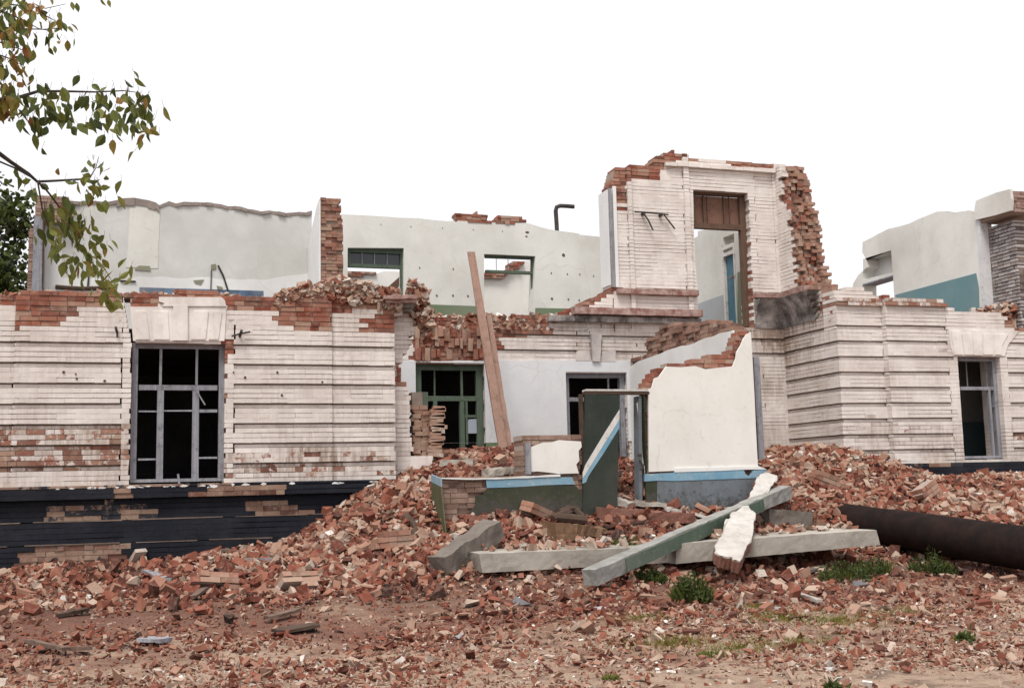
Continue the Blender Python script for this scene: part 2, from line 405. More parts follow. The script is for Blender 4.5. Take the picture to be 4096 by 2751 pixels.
for x, y, z in ((-10, -4, .25), (-2.2, -3, .34), (-1, -5.5, .15), (1, -3, .45), (2.5, -2.5, .55), (4, -5, .22), (5, -4, .33), (3.6, -2.6, .66), (7, -5, .2), (8.5, -4.2, .2), (10, -4.6, .22), (11.5, -5.5, .12), (10.5, -3.3, .3), (13, -4.5, .3), (-14, 0, .4), (20, 0, .6), (6.5, -6.5, .1), (4.2, -4.0, .33), (5.6, -3.95, .31), (7, -3.7, .26), (8.8, -3.9, .24), (10.2, -4.2, .24), (10.6, -3.0, .38), (4.5, -2.9, .60), (6, -2.7, .60), (8, -2.4, .62), (10, -2.2, .66), (9, -7.0, .06), (4, -7, .08), (1.5, -6.5, .12)):
    ctl.append((x, y, z))
for x in (-14, 20): ctl += [(x, 8, .4)]
for x in (4, 8, 12): ctl += [(x, 5, .8), (x, 12, .4)]
CT = np.array(ctl)
def _ker(d): return np.sqrt(d*d + .02)
_d = _ker(np.hypot(CT[:, None, 0]-CT[None, :, 0], CT[:, None, 1]-CT[None, :, 1]))
_w = np.linalg.solve(_d + np.eye(len(CT))*-.04, CT[:, 2]-.3)
def terr(x, y):
    x = np.asarray(x, float); y = np.asarray(y, float); sh = x.shape; x = x.ravel(); y = y.ravel()
    o = np.empty(len(x))
    for s in range(0, len(x), 20000):
        d = _ker(np.hypot(x[s:s+20000, None]-CT[None, :, 0], y[s:s+20000, None]-CT[None, :, 1]))
        o[s:s+20000] = d @ _w + .3
    far = np.clip((np.hypot(x-4, y+4)-16)/10, 0, 1)
    o = o*(1-far)
    return np.clip(o, -.05, 2.2).reshape(sh)
def tz(x, y): return float(terr([x], [y])[0])

def axis_coords(lo, hi, fine, far):
    mid = list(np.arange(lo, hi, fine)); g = []; s = fine; p = hi
    while p < far: g.append(p); s *= 1.25; p += s
    l = []; s = fine; p = lo
    while p > -far: s *= 1.25; p -= s; l.append(p)
    return np.array(l[::-1] + mid + g)
gx = axis_coords(-6, 17, .1, 600); gy = axis_coords(-14, 4, .1, 600)
XX, YY = np.meshgrid(gx, gy)
ZZ = terr(XX, YY)
bumpz = np.array([[mnoise.fractal(Vector((x*1.6, y*1.6, 0)), 1.0, 2.0, 4) if (-7 < x < 18 and -15 < y < 5) else 0 for x in gx] for y in gy])
ZZ = ZZ + bumpz*.035*np.clip(.35 + ZZ*1.5, 0, 1)
nx, ny = len(gx), len(gy)
vv = np.stack([XX, YY, ZZ], -1).reshape(-1, 3)
i0 = (np.arange(ny-1)[:, None]*nx + np.arange(nx-1)[None, :]).ravel()
ff = np.stack([i0, i0+1, i0+1+nx, i0+nx], 1)
me = bpy.data.meshes.new('ground'); me.from_pydata(vv.tolist(), [], ff.tolist()); me.update()
me.polygons.foreach_set('use_smooth', [True]*len(me.polygons))
ground = bpy.data.objects.new('ground', me); COL.objects.link(ground); ground['kind'] = 'structure'
ground['label'] = 'dusty ground strewn with brick dust in front of the ruin'
m, t, b = nodes('brick_dust_ground')
n1 = nz(t, .55, 6, .6); n2 = nz(t, 5, 7, .72); n3 = nz(t, 45, 5, .75); n4 = nz(t, 1.7, 5, .6)
c = mix(t, rmp(t, n1, [(.36, 0.0), (.62, 1.0)]), (.15, .06, .04), (.22, .125, .085))
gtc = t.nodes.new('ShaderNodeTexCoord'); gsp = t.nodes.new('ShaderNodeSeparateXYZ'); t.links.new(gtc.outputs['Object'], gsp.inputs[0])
c = mix(t, rmp(t, gsp.outputs['Z'], [(.14, 0.0), (.40, .8)]), c, (.060, .029, .021))  # raised ground: dark soil, with shade between the heaped bricks painted in
near = mth(t, 'ADD', mth(t, 'MULTIPLY', gsp.outputs['Y'], -.45), mth(t, 'MULTIPLY', mth(t, 'SUBTRACT', n1, .5), 5.0))
c = mix(t, rmp(t, mth(t, 'SUBTRACT', near, 2.7), [(0, 0.0), (.9, .9)]), c, (.35, .255, .185))
c = mix(t, rmp(t, n2, [(.45, 0.0), (.65, .7)]), c, (.085, .04, .028))
c = mix(t, rmp(t, n4, [(.56, 0.0), (.68, .7)]), c, (.10, .072, .053))
n6 = nz(t, 130, 4, .7); c = mix(t, rmp(t, n6, [(.50, 0.0), (.66, .6)]), c, (.07, .042, .032))
c = mix(t, rmp(t, n3, [(.55, 0.0), (.72, .75)]), c, (.33, .235, .175))
t.links.new(c, b.inputs['Base Color']); bump(t, b, mix(t, .5, n3, n2), .9, .03)
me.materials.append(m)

# ================================================================== LEFT WING
wing = thing('ruined_wall', 'long white painted brick wall with tall grey window and dark navy plinth', 'wall')
f, mo = MB(), MB()
top = py(0, A, [(-900, 960), (-400, 958), (0, 960), (300, 935), (560, 935), (720, 935), (830, 950), (900, 952), (1060, 950), (1300, 940), (1500, 955), (1780, 970), (1900, 955), (2000, 935), (2130, 930), (2335, 925)])
top += py(0, D, [(340, 800), (560, 800), (640, 800), (640, 850)])
xr0 = py(0, D, [(636, 1200)])[0][0]
ZP = 1.70
out = [(top[0][0], ZP)] + top + [(xr0, 4.6), (xr0, ZP)]
win_l = rect(.0, B, (880, 448, 1494, 1372))
crack_l = py(0, B, [(822, 150), (868, 150), (880, 300), (905, 448), (882, 448), (850, 330)])
xl, xp = py(0, B, [(88, 700)])[0][0], py(0, B, [(2216, 700)])[0][0]
xg0, xg1 = py(0, B, [(815, 700)])[0][0], py(0, B, [(1558, 700)])[0][0]
bareL = [py(0, A, [(-900, 900), (830, 900), (845, 1030), (760, 1010), (745, 1050), (510, 1058), (470, 1098), (480, 1148), (400, 1150), (370, 1182), (190, 1188), (180, 1212), (88, 1208), (105, 1030), (-900, 1030)]),
         py(0, A, [(840, 900), (1530, 900), (1530, 985), (1300, 985), (1290, 1000), (1060, 975), (1065, 1040), (865, 1040)]),
         py(0, A, [(1510, 900), (2500, 850), (2500, 1040), (2230, 1080), (2222, 1100), (2222, 1214), (1910, 1208), (1920, 1182), (1850, 1165), (1840, 1090), (1740, 1055), (1560, 1055), (1510, 1050)]),
         py(0, D, [(-100, 780), (700, 780), (700, 900), (218, 905), (215, 1042), (-60, 1042)]),
         py(0, D, [(450, 990), (440, 955), (480, 915), (640, 905), (640, 1066), (480, 1062), (470, 1035), (395, 1028)])]
wear = [(py(0, B, [(-400, 1010), (860, 1020), (860, 1170), (-400, 1150)]), .54), (py(0, B, [(-400, 1140), (860, 1150), (850, 1310), (400, 1290), (-400, 1330)]), .50),
        (py(0, B, [(1495, 1190), (2600, 1150), (2600, 1345), (1495, 1345)]), .66), (py(0, B, [(1640, 1260), (2100, 1270), (2100, 1330), (1640, 1320)]), .42),
        (py(0, B, [(-300, 1170), (240, 1165), (235, 1215), (90, 1220), (80, 1285), (-300, 1300)]), .2), (py(0, B, [(640, 1135), (800, 1140), (800, 1170), (640, 1165)]), .25), (py(0, B, [(670, 1030), (745, 1030), (745, 1060), (670, 1060)]), .1), (py(0, B, [(410, 1165), (490, 1165), (490, 1195), (410, 1195)]), .1), (py(0, B, [(2060, 1180), (2170, 1180), (2170, 1212), (2060, 1212)]), .0)]
rev = py(0, B, [(1497, 440), (1535, 440), (1525, 700), (1500, 900)])
zones = [(q, 0.0) for q in bareL] + wear + [(rev, 0.0)]
G0 = 1.7105
def rec_left(a, z):
    base = .05 if (a < xl or a > xp) else 0.0
    if z > 4.02 or z < G0-.08: return base
    k = (z - (G0 - CH))/(4*CH); fr = k - math.floor(k)
    if fr < .25 and (a < xg0 or a > xg1): return base + 10.04
    return base
def dirt_left(a, z):
    v = .3
    if z < 2.75: v += .28*(2.75-z) + (.75 if (a < xg0+.1 and 1.98 < z < 2.62) else (.45 if a > xg1-.2 and 1.9 < z < 2.25 else 0))
    if z > 4.1: v += .15
    return v*soft(a, z)
brickwork(f, mo, 'y', 0, out, .5, [rloop(win_l), crack_l], G0-CH, zones, rec_left, .03, inset=.010, dirt=dirt_left, cuts=(xl, xp, xg0, xg1))
f.build('brick_facing', M_WB, wing); mo.build('brick_bedding', M_WM, wing)
for q in ((505, 660), (512, 690), (424, 646), (698, 705), (1558, 648), (1850, 648), (1880, 800), (2150, 712), (1635, 682)):
    x_, z_ = py(-.003, B, [q])[0]; mb = MB(); mb.tube([(x_, -.012, z_), (x_+.004, .02, z_-.004)], random.uniform(.012, .02), 7); mb.build('wall_hole', M_WDARK, wing)
# keystone lintel over the window: flared panels standing proud
lint = MB()
def lp(q, d0, d1, m_=lint): m_.prism(py(0, B, q), 'y', d0, d1)
lp([(868, 212), (1510, 212), (1497, 440), (888, 440)], -.016, .02)
for q in ([(905, 245), (975, 245), (998, 430), (905, 430)], [(1005, 245), (1118, 245), (1130, 430), (1028, 430)], [(1290, 245), (1390, 245), (1370, 430), (1272, 430)], [(1412, 245), (1480, 245), (1455, 430), (1392, 430)]):
    lp(q, -.032, -.016)
lp([(1155, 205), (1252, 205), (1252, 438), (1155, 438)], -.048, -.016)
lp([(1060, 148), (1480, 150), (1500, 172), (1508, 210), (1080, 210), (1098, 190), (1060, 178)], -.034, .02)
M_WSTONE = plaster('white_painted_stone', WHITE, WHITE2, .4, (.33, .28, .245), 1.8, .6)
lint.build('keystone_lintel', M_WSTONE, wing)
# grey window, no glass left
def window(parent, mat, y, r, fw, bar_list, depth=.09, name='window', mat2=None, sill=None):
    x0, x1, z0, z1 = r
    w = bars(name, mat, parent, [(x0, x1, z1-fw, z1), (x0, x1, z0, z0+fw*.6), (x0, x0+fw, z0+fw*.6, z1-fw), (x1-fw, x1, z0+fw*.6, z1-fw)], y, y+depth)
    big = [q for q in bar_list if q[4]]; small = [q for q in bar_list if not q[4]]
    if big: bars('mullion', mat2 or mat, w, [q[:4] for q in big], y+.012, y+depth-.012)
    if small: bars('glazing_bar', mat2 or mat, w, [q[:4] for q in small], y+.02, y+.055)
    return w
def vb(y, fn, x, ya, yb, wpx, big): (x0, z1), (x1, z0) = py(y, fn, [(x-wpx/2, ya), (x+wpx/2, yb)]); return (x0, x1, z0, z1, big)
def hb(y, fn, yy, xa, xb, wpx, big): (x0, z1), (x1, z0) = py(y, fn, [(xa, yy-wpx/2), (xb, yy+wpx/2)]); return (x0, x1, z0, z1, big)
WY = .14
r = rect(WY, B, (884, 450, 1492, 1372))
w = window(wing, M_WGREY, WY, r, .085, [hb(WY, B, 750, 925, 1450, 36, 1), vb(WY, B, 1067, 768, 1365, 34, 1), vb(WY, B, 1304, 768, 1365, 38, 1),
    vb(WY, B, 1072, 490, 732, 14, 0), vb(WY, B, 1313, 490, 732, 14, 0), hb(WY, B, 908, 925, 1050, 9, 0), hb(WY, B, 903, 1085, 1287, 9, 0), hb(WY, B, 905, 1323, 1450, 18, 0),
    hb(WY, B, 1228, 920, 1050, 10, 0), hb(WY, B, 1218, 1323, 1450, 10, 0)])
mb = MB(); a, b2 = [atY(B(*q), .12) for q in ((1310, 770), (1368, 866))]; mb.stick(a, b2, .025, .02); mb.build('broken_lath', M_WGREY, w); mb = MB()
a, b2 = [atY(B(*q), .05) for q in ((1187, 1325), (1198, 1412))]; mb.stick(a, b2, .06, .03); mb.build('broken_lath', M_WGREY, w)
# cramps sticking out of the wall
mb = MB()
for q0, q1, q2 in (((775, 345), (782, 385), (782, 415)), ((1545, 408), (1605, 390), (1670, 378))):
    mb = MB(); p0, p1, p2 = [atY(B(*q), -.06) for q in (q0, q1, q2)]; mb.tube([p0, p1, p2], .014, 6)
    e0, e1 = ((1612, 370), (1598, 412)) if q0[0] > 1000 else ((772, 350), (782, 384))
    mb.tube([atY(B(*e0), -.16), atY(B(*e1), .02)], .022, 6); mb.build('iron_cramp', M_IRON, wing)
# plinth: stepped, tarred navy, paint gone in patches
f, mo = MB(), MB()
def plinth(z0, z1, yf, zn):
    x1 = py(0, C, [(2225, 300)])[0][0] if z1 < 1.45 else xr0
    brickwork(f, mo, 'y', yf, [(-9.3, z0), (x1, z0), (x1, z1), (-9.3, z1)], .5-yf, z_anchor=z0, zones=zn, rough=.0, paint=.98, jit=.002, joint=.006, inset=.004, ch=(z1-z0)/max(1, round((z1-z0)/CH)))
pz = [(py(-.12, C, [(310, 340), (780, 325), (1000, 370), (1030, 440), (800, 470), (310, 472)]), .44), (py(-.12, C, [(1690, 310), (1910, 300), (2060, 390), (2065, 418), (1700, 430)]), .05),
      (py(-.22, C, [(100, 650), (840, 615), (840, 690), (700, 730), (60, 770)]), .22), (py(-.16, C, [(1230, 250), (1700, 205), (1910, 215), (1910, 260), (1660, 300), (1230, 300)]), .1),
      (py(-.16, C, [(800, 225), (870, 225), (870, 300), (800, 290)]), .3), (py(-.16, C, [(-600, 232), (860, 205), (1500, 180), (1600, 200), (860, 250), (-600, 265)]), .55)]
plinth(ZP-.02, ZP+.02, -.10, [(pz[-1][0], .4)]); plinth(1.52, ZP-.03, -.18, pz); plinth(1.20, 1.51, -.07, pz); plinth(.87, 1.19, -.15, pz); plinth(.2, .86, -.25, pz)
pl = f.build('plinth', M_NB, wing); mo.build('plinth_bedding', M_NM, pl)
for i in range(34):                              # flaked white paint and mortar lying along the ledge
    x = random.uniform(-2.6, xr0-.2) if i < 26 else random.uniform(-.4, 1.6); s_ = random.uniform(.03, .16)
    mb = MB(); hh = random.uniform(.008, .035); zz = ZP - .03 + random.uniform(-.012, .02); mb.prism(rough_line([(x, zz), (x+s_*.5, zz-random.uniform(.005, .03)), (x+s_, zz), (x+s_*.9, zz+hh*.6), (x+s_*.4, zz+hh), (x, zz+.004)], .04, .004)[:-1], 'y', -.172, -.08)
    mb.build('paint_flake', M_PL if i % 3 else M_WSTONE, pl)
for zl, yf in ((1.195, -.15), (.865, -.25)):
    x = -9.2
    while x < xr0-.8:
        w_ = random.uniform(.3, 1.4); mb = MB(); mb.box(x, min(x+w_, xr0-.7), yf-.001, -.06, zl, zl+random.uniform(.006, .02), j=.004); mb.build('ledge_dust', M_LDUST, pl); x += w_ + random.uniform(0, .25)
# floor above the rooms, and the room ends
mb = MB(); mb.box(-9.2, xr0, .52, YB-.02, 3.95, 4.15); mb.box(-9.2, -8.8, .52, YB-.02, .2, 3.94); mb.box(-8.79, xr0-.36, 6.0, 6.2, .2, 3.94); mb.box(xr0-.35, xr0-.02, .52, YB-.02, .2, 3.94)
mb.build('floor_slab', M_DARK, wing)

# corner strip behind the wing's edge, broken
strip = thing('broken_pier', 'narrow white brick pier broken beside the porch with dirty cornice stub on top', 'pier')
f, mo = MB(), MB()
yS = .35
so = py(yS, D, [(560, 905), (600, 880), (750, 880), (748, 940), (765, 1050), (738, 1070), (740, 1130)]) + py(yS, E_, [(330, 330), (335, 440), (395, 490), (395, 590), (388, 610), (415, 960), (548, 965), (548, 1100), (300, 1120)]) + [(xr0-.1, 1.3), (xr0-.1, 4.7)]
so = [q for q in so if q[0] > xr0-.2]
so = [(xr0+.01, 1.2), (xr0+.01, so[1][1])] + py(yS, D, [(750, 900), (748, 940), (765, 1050), (738, 1070), (735, 1130)]) + py(yS, E_, [(335, 330), (335, 440), (395, 490), (395, 590), (388, 610), (415, 960), (548, 965), (548, 1100)]) + [(py(yS, E_, [(548, 1100)])[0][0], 1.2)]
brickwork(f, mo, 'y', yS, so, .4, z_anchor=G0-CH, zones=[(py(yS, E_, [(300, 330), (340, 330), (345, 500), (300, 490)]), .2), (py(yS, E_, [(395, 955), (600, 955), (600, 1200), (395, 1200)]), 1.0), (py(yS, D, [(600, 700), (800, 700), (800, 910), (600, 910)]), .3)], paint=.93, dirt=lambda a, z: random.uniform(.1, .7), rough=.035)
f.build('brick_facing', M_WB, strip); mo.build('brick_bedding', M_WM, strip)
cs = None
for q, yf, mt, nm in (([(560, 802), (640, 796), (780, 800), (784, 822), (560, 826)], -.13, M_DCORN, 'cornice_stub'), ([(566, 828), (782, 824), (778, 850), (570, 855)], -.06, M_DCORN, 'cornice_fillet'), ([(578, 857), (774, 852), (750, 884), (600, 880)], .03, M_SOOT, 'cornice_cove'), ([(606, 882), (748, 886), (744, 906), (620, 902)], .12, M_SOOT, 'cornice_bed')):
    mb = MB(); mb.prism(rough_line(py(yf, D, q), .07, .008), 'y', yf, .5); mb.build(nm, mt, strip)
mb = MB(); mb.prism(py(yS-.03, E_, [(418, 965), (548, 965), (550, 1100), (505, 1125), (390, 1120), (400, 1000)]), 'y', yS-.03, yS-.002); mb.build('plaster_patch', M_WSTONE, strip)

# ================================================================== ENTRANCE WALL (two storeys, set back) and the side of the right wing
ent = thing('entrance_wall', 'tallest broken white brick wall with the empty upper doorway', 'wall')
f, mo = MB(), MB()
XC0 = xr0 - .3
lowtop = py(YC, D, [(640, 935), (850, 935), (1000, 945), (1190, 940), (1300, 945), (1670, 940), (1760, 905), (1830, 885), (1900, 850), (2000, 805), (2110, 760)])
uptop = py(YC, G, [(388, 1010), (386, 340), (392, 320), (430, 255), (440, 205), (525, 200), (530, 183), (690, 180), (703, 125), (820, 86), (930, 125), (1000, 132), (1060, 150), (1260, 165), (1500, 176)])
out = [(XC0, .3), (XC0, lowtop[0][1])] + lowtop[1:-1] + [(uptop[1][0], uptop[0][1])] + uptop[1:] + [(XRET+.16, uptop[-1][1]-.02), (XRET+.16, .3)]
r_gw = rect(YC, E_, (435, 333, 907, 985)); r_w2 = rect(YC, E_, (1436, 396, 1862, 985))
door_loop = py(YC, G, [(955, 346), (1318, 372), (1330, 570), (1352, 1262), (1182, 1262), (985, 1240), (985, 1020), (970, 850), (960, 600)])
ZL0 = 2.9
ztop_pl = py(YC, E_, [(1200, 322)])[0][1]
Zg = [py(YC, D, [(1500, q)])[0][1] for q in (1060, 1158)]
x_b0, x_b1 = py(YC, D, [(745, 1100)])[0][0], py(YC, D, [(1320, 1100)])[0][0]
bareC = [py(YC, D, [(600, 900), (1670, 900), (1670, 1045), (1640, 1060), (1470, 1080), (1350, 1085), (1380, 1140), (1400, 1150), (1330, 1156), (1240, 1160), (1240, 1245), (760, 1250), (740, 1060)]),
         py(YC, G, [(380, 60), (1000, 60), (840, 165), (830, 185), (760, 175), (735, 265), (705, 275), (540, 272), (530, 300), (500, 340), (500, 420), (480, 490), (440, 490), (440, 300), (380, 360)]),
         py(YC, G, [(1190, 165), (1420, 172), (1510, 182), (1505, 212), (1340, 215), (1200, 190)]), py(YC, G, [(930, 120), (1060, 140), (1060, 155), (950, 150)]),
         py(YC, G, [(1315, 560), (1345, 560), (1375, 1270), (1330, 1270)]),
         py(YC, G, [(380, 1000), (420, 1010), (300, 1110), (200, 1150), (0, 1230), (-100, 1200), (200, 1080)])]
tops = [py(YC, D, [(1750, 860), (2110, 740), (2130, 770), (1800, 905)])]
cz = lambda v: py(YC, G, [(250, v)])[0][1]
wornC = [(py(YC, G, [(650, 1005), (985, 1010), (985, 1062), (670, 1050)]), .45), (py(YC, G, [(480, 990), (640, 1005), (640, 1030), (480, 1020)]), .6),
         (py(YC, G, [(1360, 1035), (1700, 1040), (1700, 1090), (1360, 1080)]), .45)]
zonesC = [(q, 0.0) for q in bareC + tops] + wornC
xkA, xkB = py(YC, D, [(1845, 1160)])[0][0], py(YC, D, [(2105, 1160)])[0][0]
xkC, xkD = py(YC, D, [(1935, 1060)])[0][0], py(YC, D, [(2008, 1060)])[0][0]
xpil = py(YC, D, [(1470, 1150)])[0][0]
xu0, xu1 = py(YC, G, [(548, 600)])[0][0], py(YC, G, [(900, 600)])[0][0]
xu2, xu3 = py(YC, G, [(1380, 600)])[0][0], py(YC, G, [(1500, 600)])[0][0]
zcor = cz(1190)
def rec_c(a, z):
    if z > zcor:                                   # upper storey: shallow pilasters
        return -.05 if (xu0-.09 < a < xu0) or (xu1 < a < xu1+.12) else (.03 if a > xu2 and a < xu3 else 0.0)
    for i, zz in enumerate(Zg):
        if zz - CH < z < zz and a > x_b1:
            if i == 0 and (xkC < a < xkD): return 0
            if i == 1 and (xkA < a < xkB): return 0
            return 10.04
    return 0.0
def dirt_c(a, z):
    v = .1
    if z < zcor and z > ztop_pl-.1 and a > x_b1: v = .55*min(1, (z-ztop_pl+.4)) + (.3 if xkA-.3 < a < xkB+.3 else 0)
    if z < zcor and a > XRET-1.4: v += .5
    return v*soft(a, z)
brickwork(f, mo, 'y', YC, out, .45, [rloop(r_gw), rloop(r_w2), door_loop], Zg[0]-CH, zonesC, rec_c, .04, dirt=dirt_c, cuts=(xu0-.09, xu0, xu1, xu1+.12, xu2, xu3, xkA, xkB, xkC, xkD))
f.build('brick_facing', M_WB, ent); mo.build('brick_bedding', M_WM, ent)
# relieving arch of upright bricks over the green window
mb = MB()
for row in range(3):
    x = x_b0 + .06
    zt = ztop_pl + .62 - row*.2
    while x < x_b1 - .22:
        if random.random() < .3: x += random.uniform(.06, .12); continue
        wb = random.uniform(.07, .13); hh = random.uniform(.14, .26)
        mb.box(x, x+wb-.014, YC-random.uniform(.0, .07), YC+.2, zt-hh, zt, (0, random.uniform(.88, 1) if random.random() < .45 else random.uniform(.05, .5), random.choice((.1, .4, 1.0)), 1), .012); x += wb
mb.build('brick_arch', M_WB, ent)
# lower part inside the lost porch: whitewashed, with a green dado
holes_ = [rloop(r_gw), rloop(r_w2)]
mb = MB(); p0, p1 = py(YC, E_, [(340, 322), (1868, 322)])
lowloop = rough_line([(p0[0], p0[1]), (p0[0]+.1, p0[1]), (p1[0], p1[1])], .2, .012) + [(p1[0], 2.0), (p0[0], 2.0)]
zd = py(YC, E_, [(1000, 866)])[0][1]
lowloop = [(q[0], max(q[1], zd)) for q in lowloop]
mb.prism(lowloop, 'y', YC-.025, YC+.02, [rloop((h_[0][0], h_[1][0], zd+.001, h_[2][1])) for h_ in holes_]); mb.build('whitewash', M_PB, ent)
mb = MB(); g = py(YC, E_, [(860, 866), (1868, 866)]); mb.prism([(r_gw[1], .9), (r_w2[0], .9), (r_w2[0], zd), (r_gw[1], zd)], 'y', YC-.027, YC+.02); mb.build('green_dado', M_GRNW, ent)
# keystone above the second window
mb = MB()
for q, d0 in (([(1845, 1175), (1930, 1175), (1938, 1240), (1838, 1240)], -.03), ([(1935, 1065), (2005, 1065), (1995, 1245), (1945, 1245)], -.07), ([(2012, 1175), (2098, 1175), (2105, 1245), (2002, 1245)], -.03)):
    mb.prism(py(YC, D, q), 'y', YC+d0, YC+.02)
mb.build('keystone_lintel', plaster('stained_white_stone', (.55, .50, .47), (.36, .32, .31), .4, (.16, .14, .14), 2.0, .7), ent)
# string course and cornice, front and round the corner
def ledge(name, mat, z0, z1, pr, segs, side=None):
    if len(segs) > 1:
        ledge(name, mat, z0, z1, pr, segs[:1]); segs = segs[1:]
    mb = MB()
    for (xa, xb) in segs:
        n = max(1, int((xb-xa)/.26)); xs = np.linspace(xa, xb, n+1)
        for i in range(n): mb.box(xs[i]+.002, xs[i+1]-.002, YC-pr-random.uniform(-.008, .008), YC+.06, z0+random.uniform(0, .006), z1-random.uniform(0, .012), j=.003)
    if side:
        n = int((side[1]-side[0])/.26); ys = np.linspace(side[0], side[1], n+1)
        for i in range(n): mb.box(XRET-pr-random.uniform(-.008, .008), XRET+.06, ys[i]+.002, ys[i+1]-.002, z0+random.uniform(0, .006), z1-random.uniform(0, .012), j=.003)
    return mb.build(name, mat, ent)
xd0, xd1 = py(YC, G, [(985, 1030), (1360, 1100)]); xd0, xd1 = xd0[0], xd1[0]
xs0 = py(YC, G, [(440, 1030)])[0][0]; xs1 = py(YC, G, [(140, 1190)])[0][0]; xs2 = py(YC, G, [(-20, 1230)])[0][0]
z_sc = cz(1046); z_co = cz(1192)
ledge('string_course', M_DCORN, z_sc+.02, z_sc+.14, .12, [(xs0, xd0-.03), (xd1, XRET-.09)], (YR+.9, YC-.09))
ledge('cornice', M_DCORN, z_co+.01, z_co+.16, .24, [(xs1, xd0-.02)])
ledge('cornice_bed', M_SOOT, z_co-.13, z_co+.0, .12, [(xs2, xd0+.0)])
ledge('top_moulding', M_WSTONE, *[py(YC, G, [(1200, q)])[0][1] for q in (222, 196)], .08, [(py(YC, G, [(765, 190)])[0][0], XRET-.02)])
# sooty cove under the return
mb = MB()
def cove(z0, z1, p0_, p1_):
    prof = []
    for i in range(6):
        t = i/5; prof.append((p0_ + (p1_-p0_)*t**1.8, z0 + (z1-z0)*t))
    for i in range(5):
        (pa, za), (pb, zb) = prof[i], prof[i+1]
        mb.hexa([(xd1, YC-pa, za), (XRET-pa, YC-pa, za), (XRET-pa, YC+.05, za), (xd1, YC+.05, za), (xd1, YC-pb, zb), (XRET-pb, YC-pb, zb), (XRET-pb, YC+.05, zb), (xd1, YC+.05, zb)])
        mb.hexa([(XRET-pa, YR+.75, za), (XRET+.05, YR+.75, za), (XRET+.05, YC+.03, za), (XRET-pa, YC+.03, za), (XRET-pb, YR+.55, zb), (XRET+.05, YR+.55, zb), (XRET+.05, YC+.03, zb), (XRET-pb, YC+.03, zb)])
cove(z_sc-.62, z_sc-.02, .02, .26)
mb.build('sooty_cove', M_SOOT, ent)
# the side wall of the right wing (faces the camera's left), upper part torn back to bare brick
f, mo = MB(), MB()
edge = pxx(XRET, G, [(1545, 250), (1556, 300), (1560, 380), (1590, 460), (1606, 500), (1628, 600), (1640, 690), (1648, 780), (1662, 880), (1690, 960), (1720, 985), (1800, 985), (1900, 990)])
ymin = YR + .12
edge = [(max(q[0], ymin), q[1]) for q in edge]
so = [(YC+.3, pxx(XRET, G, [(1505, 176)])[0][1]), (YC-.02, pxx(XRET, G, [(1505, 178)])[0][1]), (YC-.14, pxx(XRET, G, [(1525, 185)])[0][1])] + rough_line(edge, .15, .03) + [(ymin, edge[-1][1]-.05), (ymin, .4), (YC+.3, .4)]
torn = [(q[0]-.5, q[1]) for q in edge] + [(q[0]+.15 + (.1 if q[1] < edge[8][1] else 0) + random.uniform(-.04, .06), q[1]-.02) for q in edge[::-1]]
torn2 = pxx(XRET, G, [(1620, 1040), (1700, 1040), (1830, 1010), (1800, 1120), (1760, 1160), (1900, 1230), (2100, 1230), (2100, 960), (1700, 960)])
zgr = [4.553, 4.241, 3.951, 3.653, 3.359, 3.048, 2.733, 2.416, 2.103]
def rec_r(a, z):
    for zz in zgr:
        if zz - CH < z < zz: return 10.04
    return 0.0
brickwork(f, mo, 'x', XRET, so, .155, (), 2.103-CH, [(torn, 0.0), (torn2, 0.0)], lambda a, z: (rec_r(a, z) if z < 4.6 else 0.0) + (random.uniform(0, .10) if inside(torn, a, z) and z > 4.6 else 0), .05, dust=(.1, 1.0), tjit=.0, dirt=lambda a, z: (.75*(min(1, max(0, (z-3.3)/1.0))) + .3)*soft(a, z) if z < z_sc else .1)
upz = edge[-3][1] - .1
upper = [(q[0], q[1]) for q in so if q[1] > upz]; upper = [(YC+.1, upz)] + upper + [(upper[-1][0], upz)]
for lay, (o0, sh) in enumerate(((.17, -.02), (.33, .03), (.47, -.05))):
    brickwork(f, mo, 'x', XRET+o0, [(q[0]+(sh if q[0] < YC-.3 else 0), q[1]-(.03 if lay == 1 else 0)) for q in upper], .15, (), 2.103-CH+.02*lay, [(upper, 0.0)], None, .075, dust=(.2, 1.0), tjit=.05, paint=0)
rw_side = f.build('side_facing', M_WB, ent); mo.build('side_bedding', M_WM, ent)

# green window frame
WY = YC + .1
def rr(r, y): return (r[0]+.005, r[1]-.005, r[2], r[3]-.005)
w = window(ent, M_WGRN, WY, rr(r_gw, WY), .13, [hb(WY, E_, 572, 455, 890, 34, 1), vb(WY, E_, 752, 590, 900, 36, 1), vb(WY, E_, 566, 360, 556, 12, 0), vb(WY, E_, 747, 360, 556, 18, 0), vb(WY, E_, 572, 588, 900, 30, 1),
    hb(WY, E_, 690, 770, 880, 18, 0), vb(WY, E_, 782, 590, 880, 20, 0), vb(WY, E_, 862, 590, 880, 24, 0)], .12)
mb = MB(); q = py(WY+.04, E_, [(790, 712), (845, 708), (850, 800), (845, 805), (775, 805), (778, 760)]); mb.prism(q, 'y', WY+.03, WY+.036); mb.build('pane', plaster('dusty_pane', (.30, .34, .40), (.36, .40, .46), .1, rough=.2), w)
w = window(ent, M_WGREY, WY, rr(r_w2, WY), .10, [hb(WY, E_, 578, 1440, 1850, 26, 1), vb(WY, E_, 1727, 425, 565, 14, 0), vb(WY, E_, 1822, 425, 900, 20, 1)], .12)
w.data.materials[0] = M_WGREY
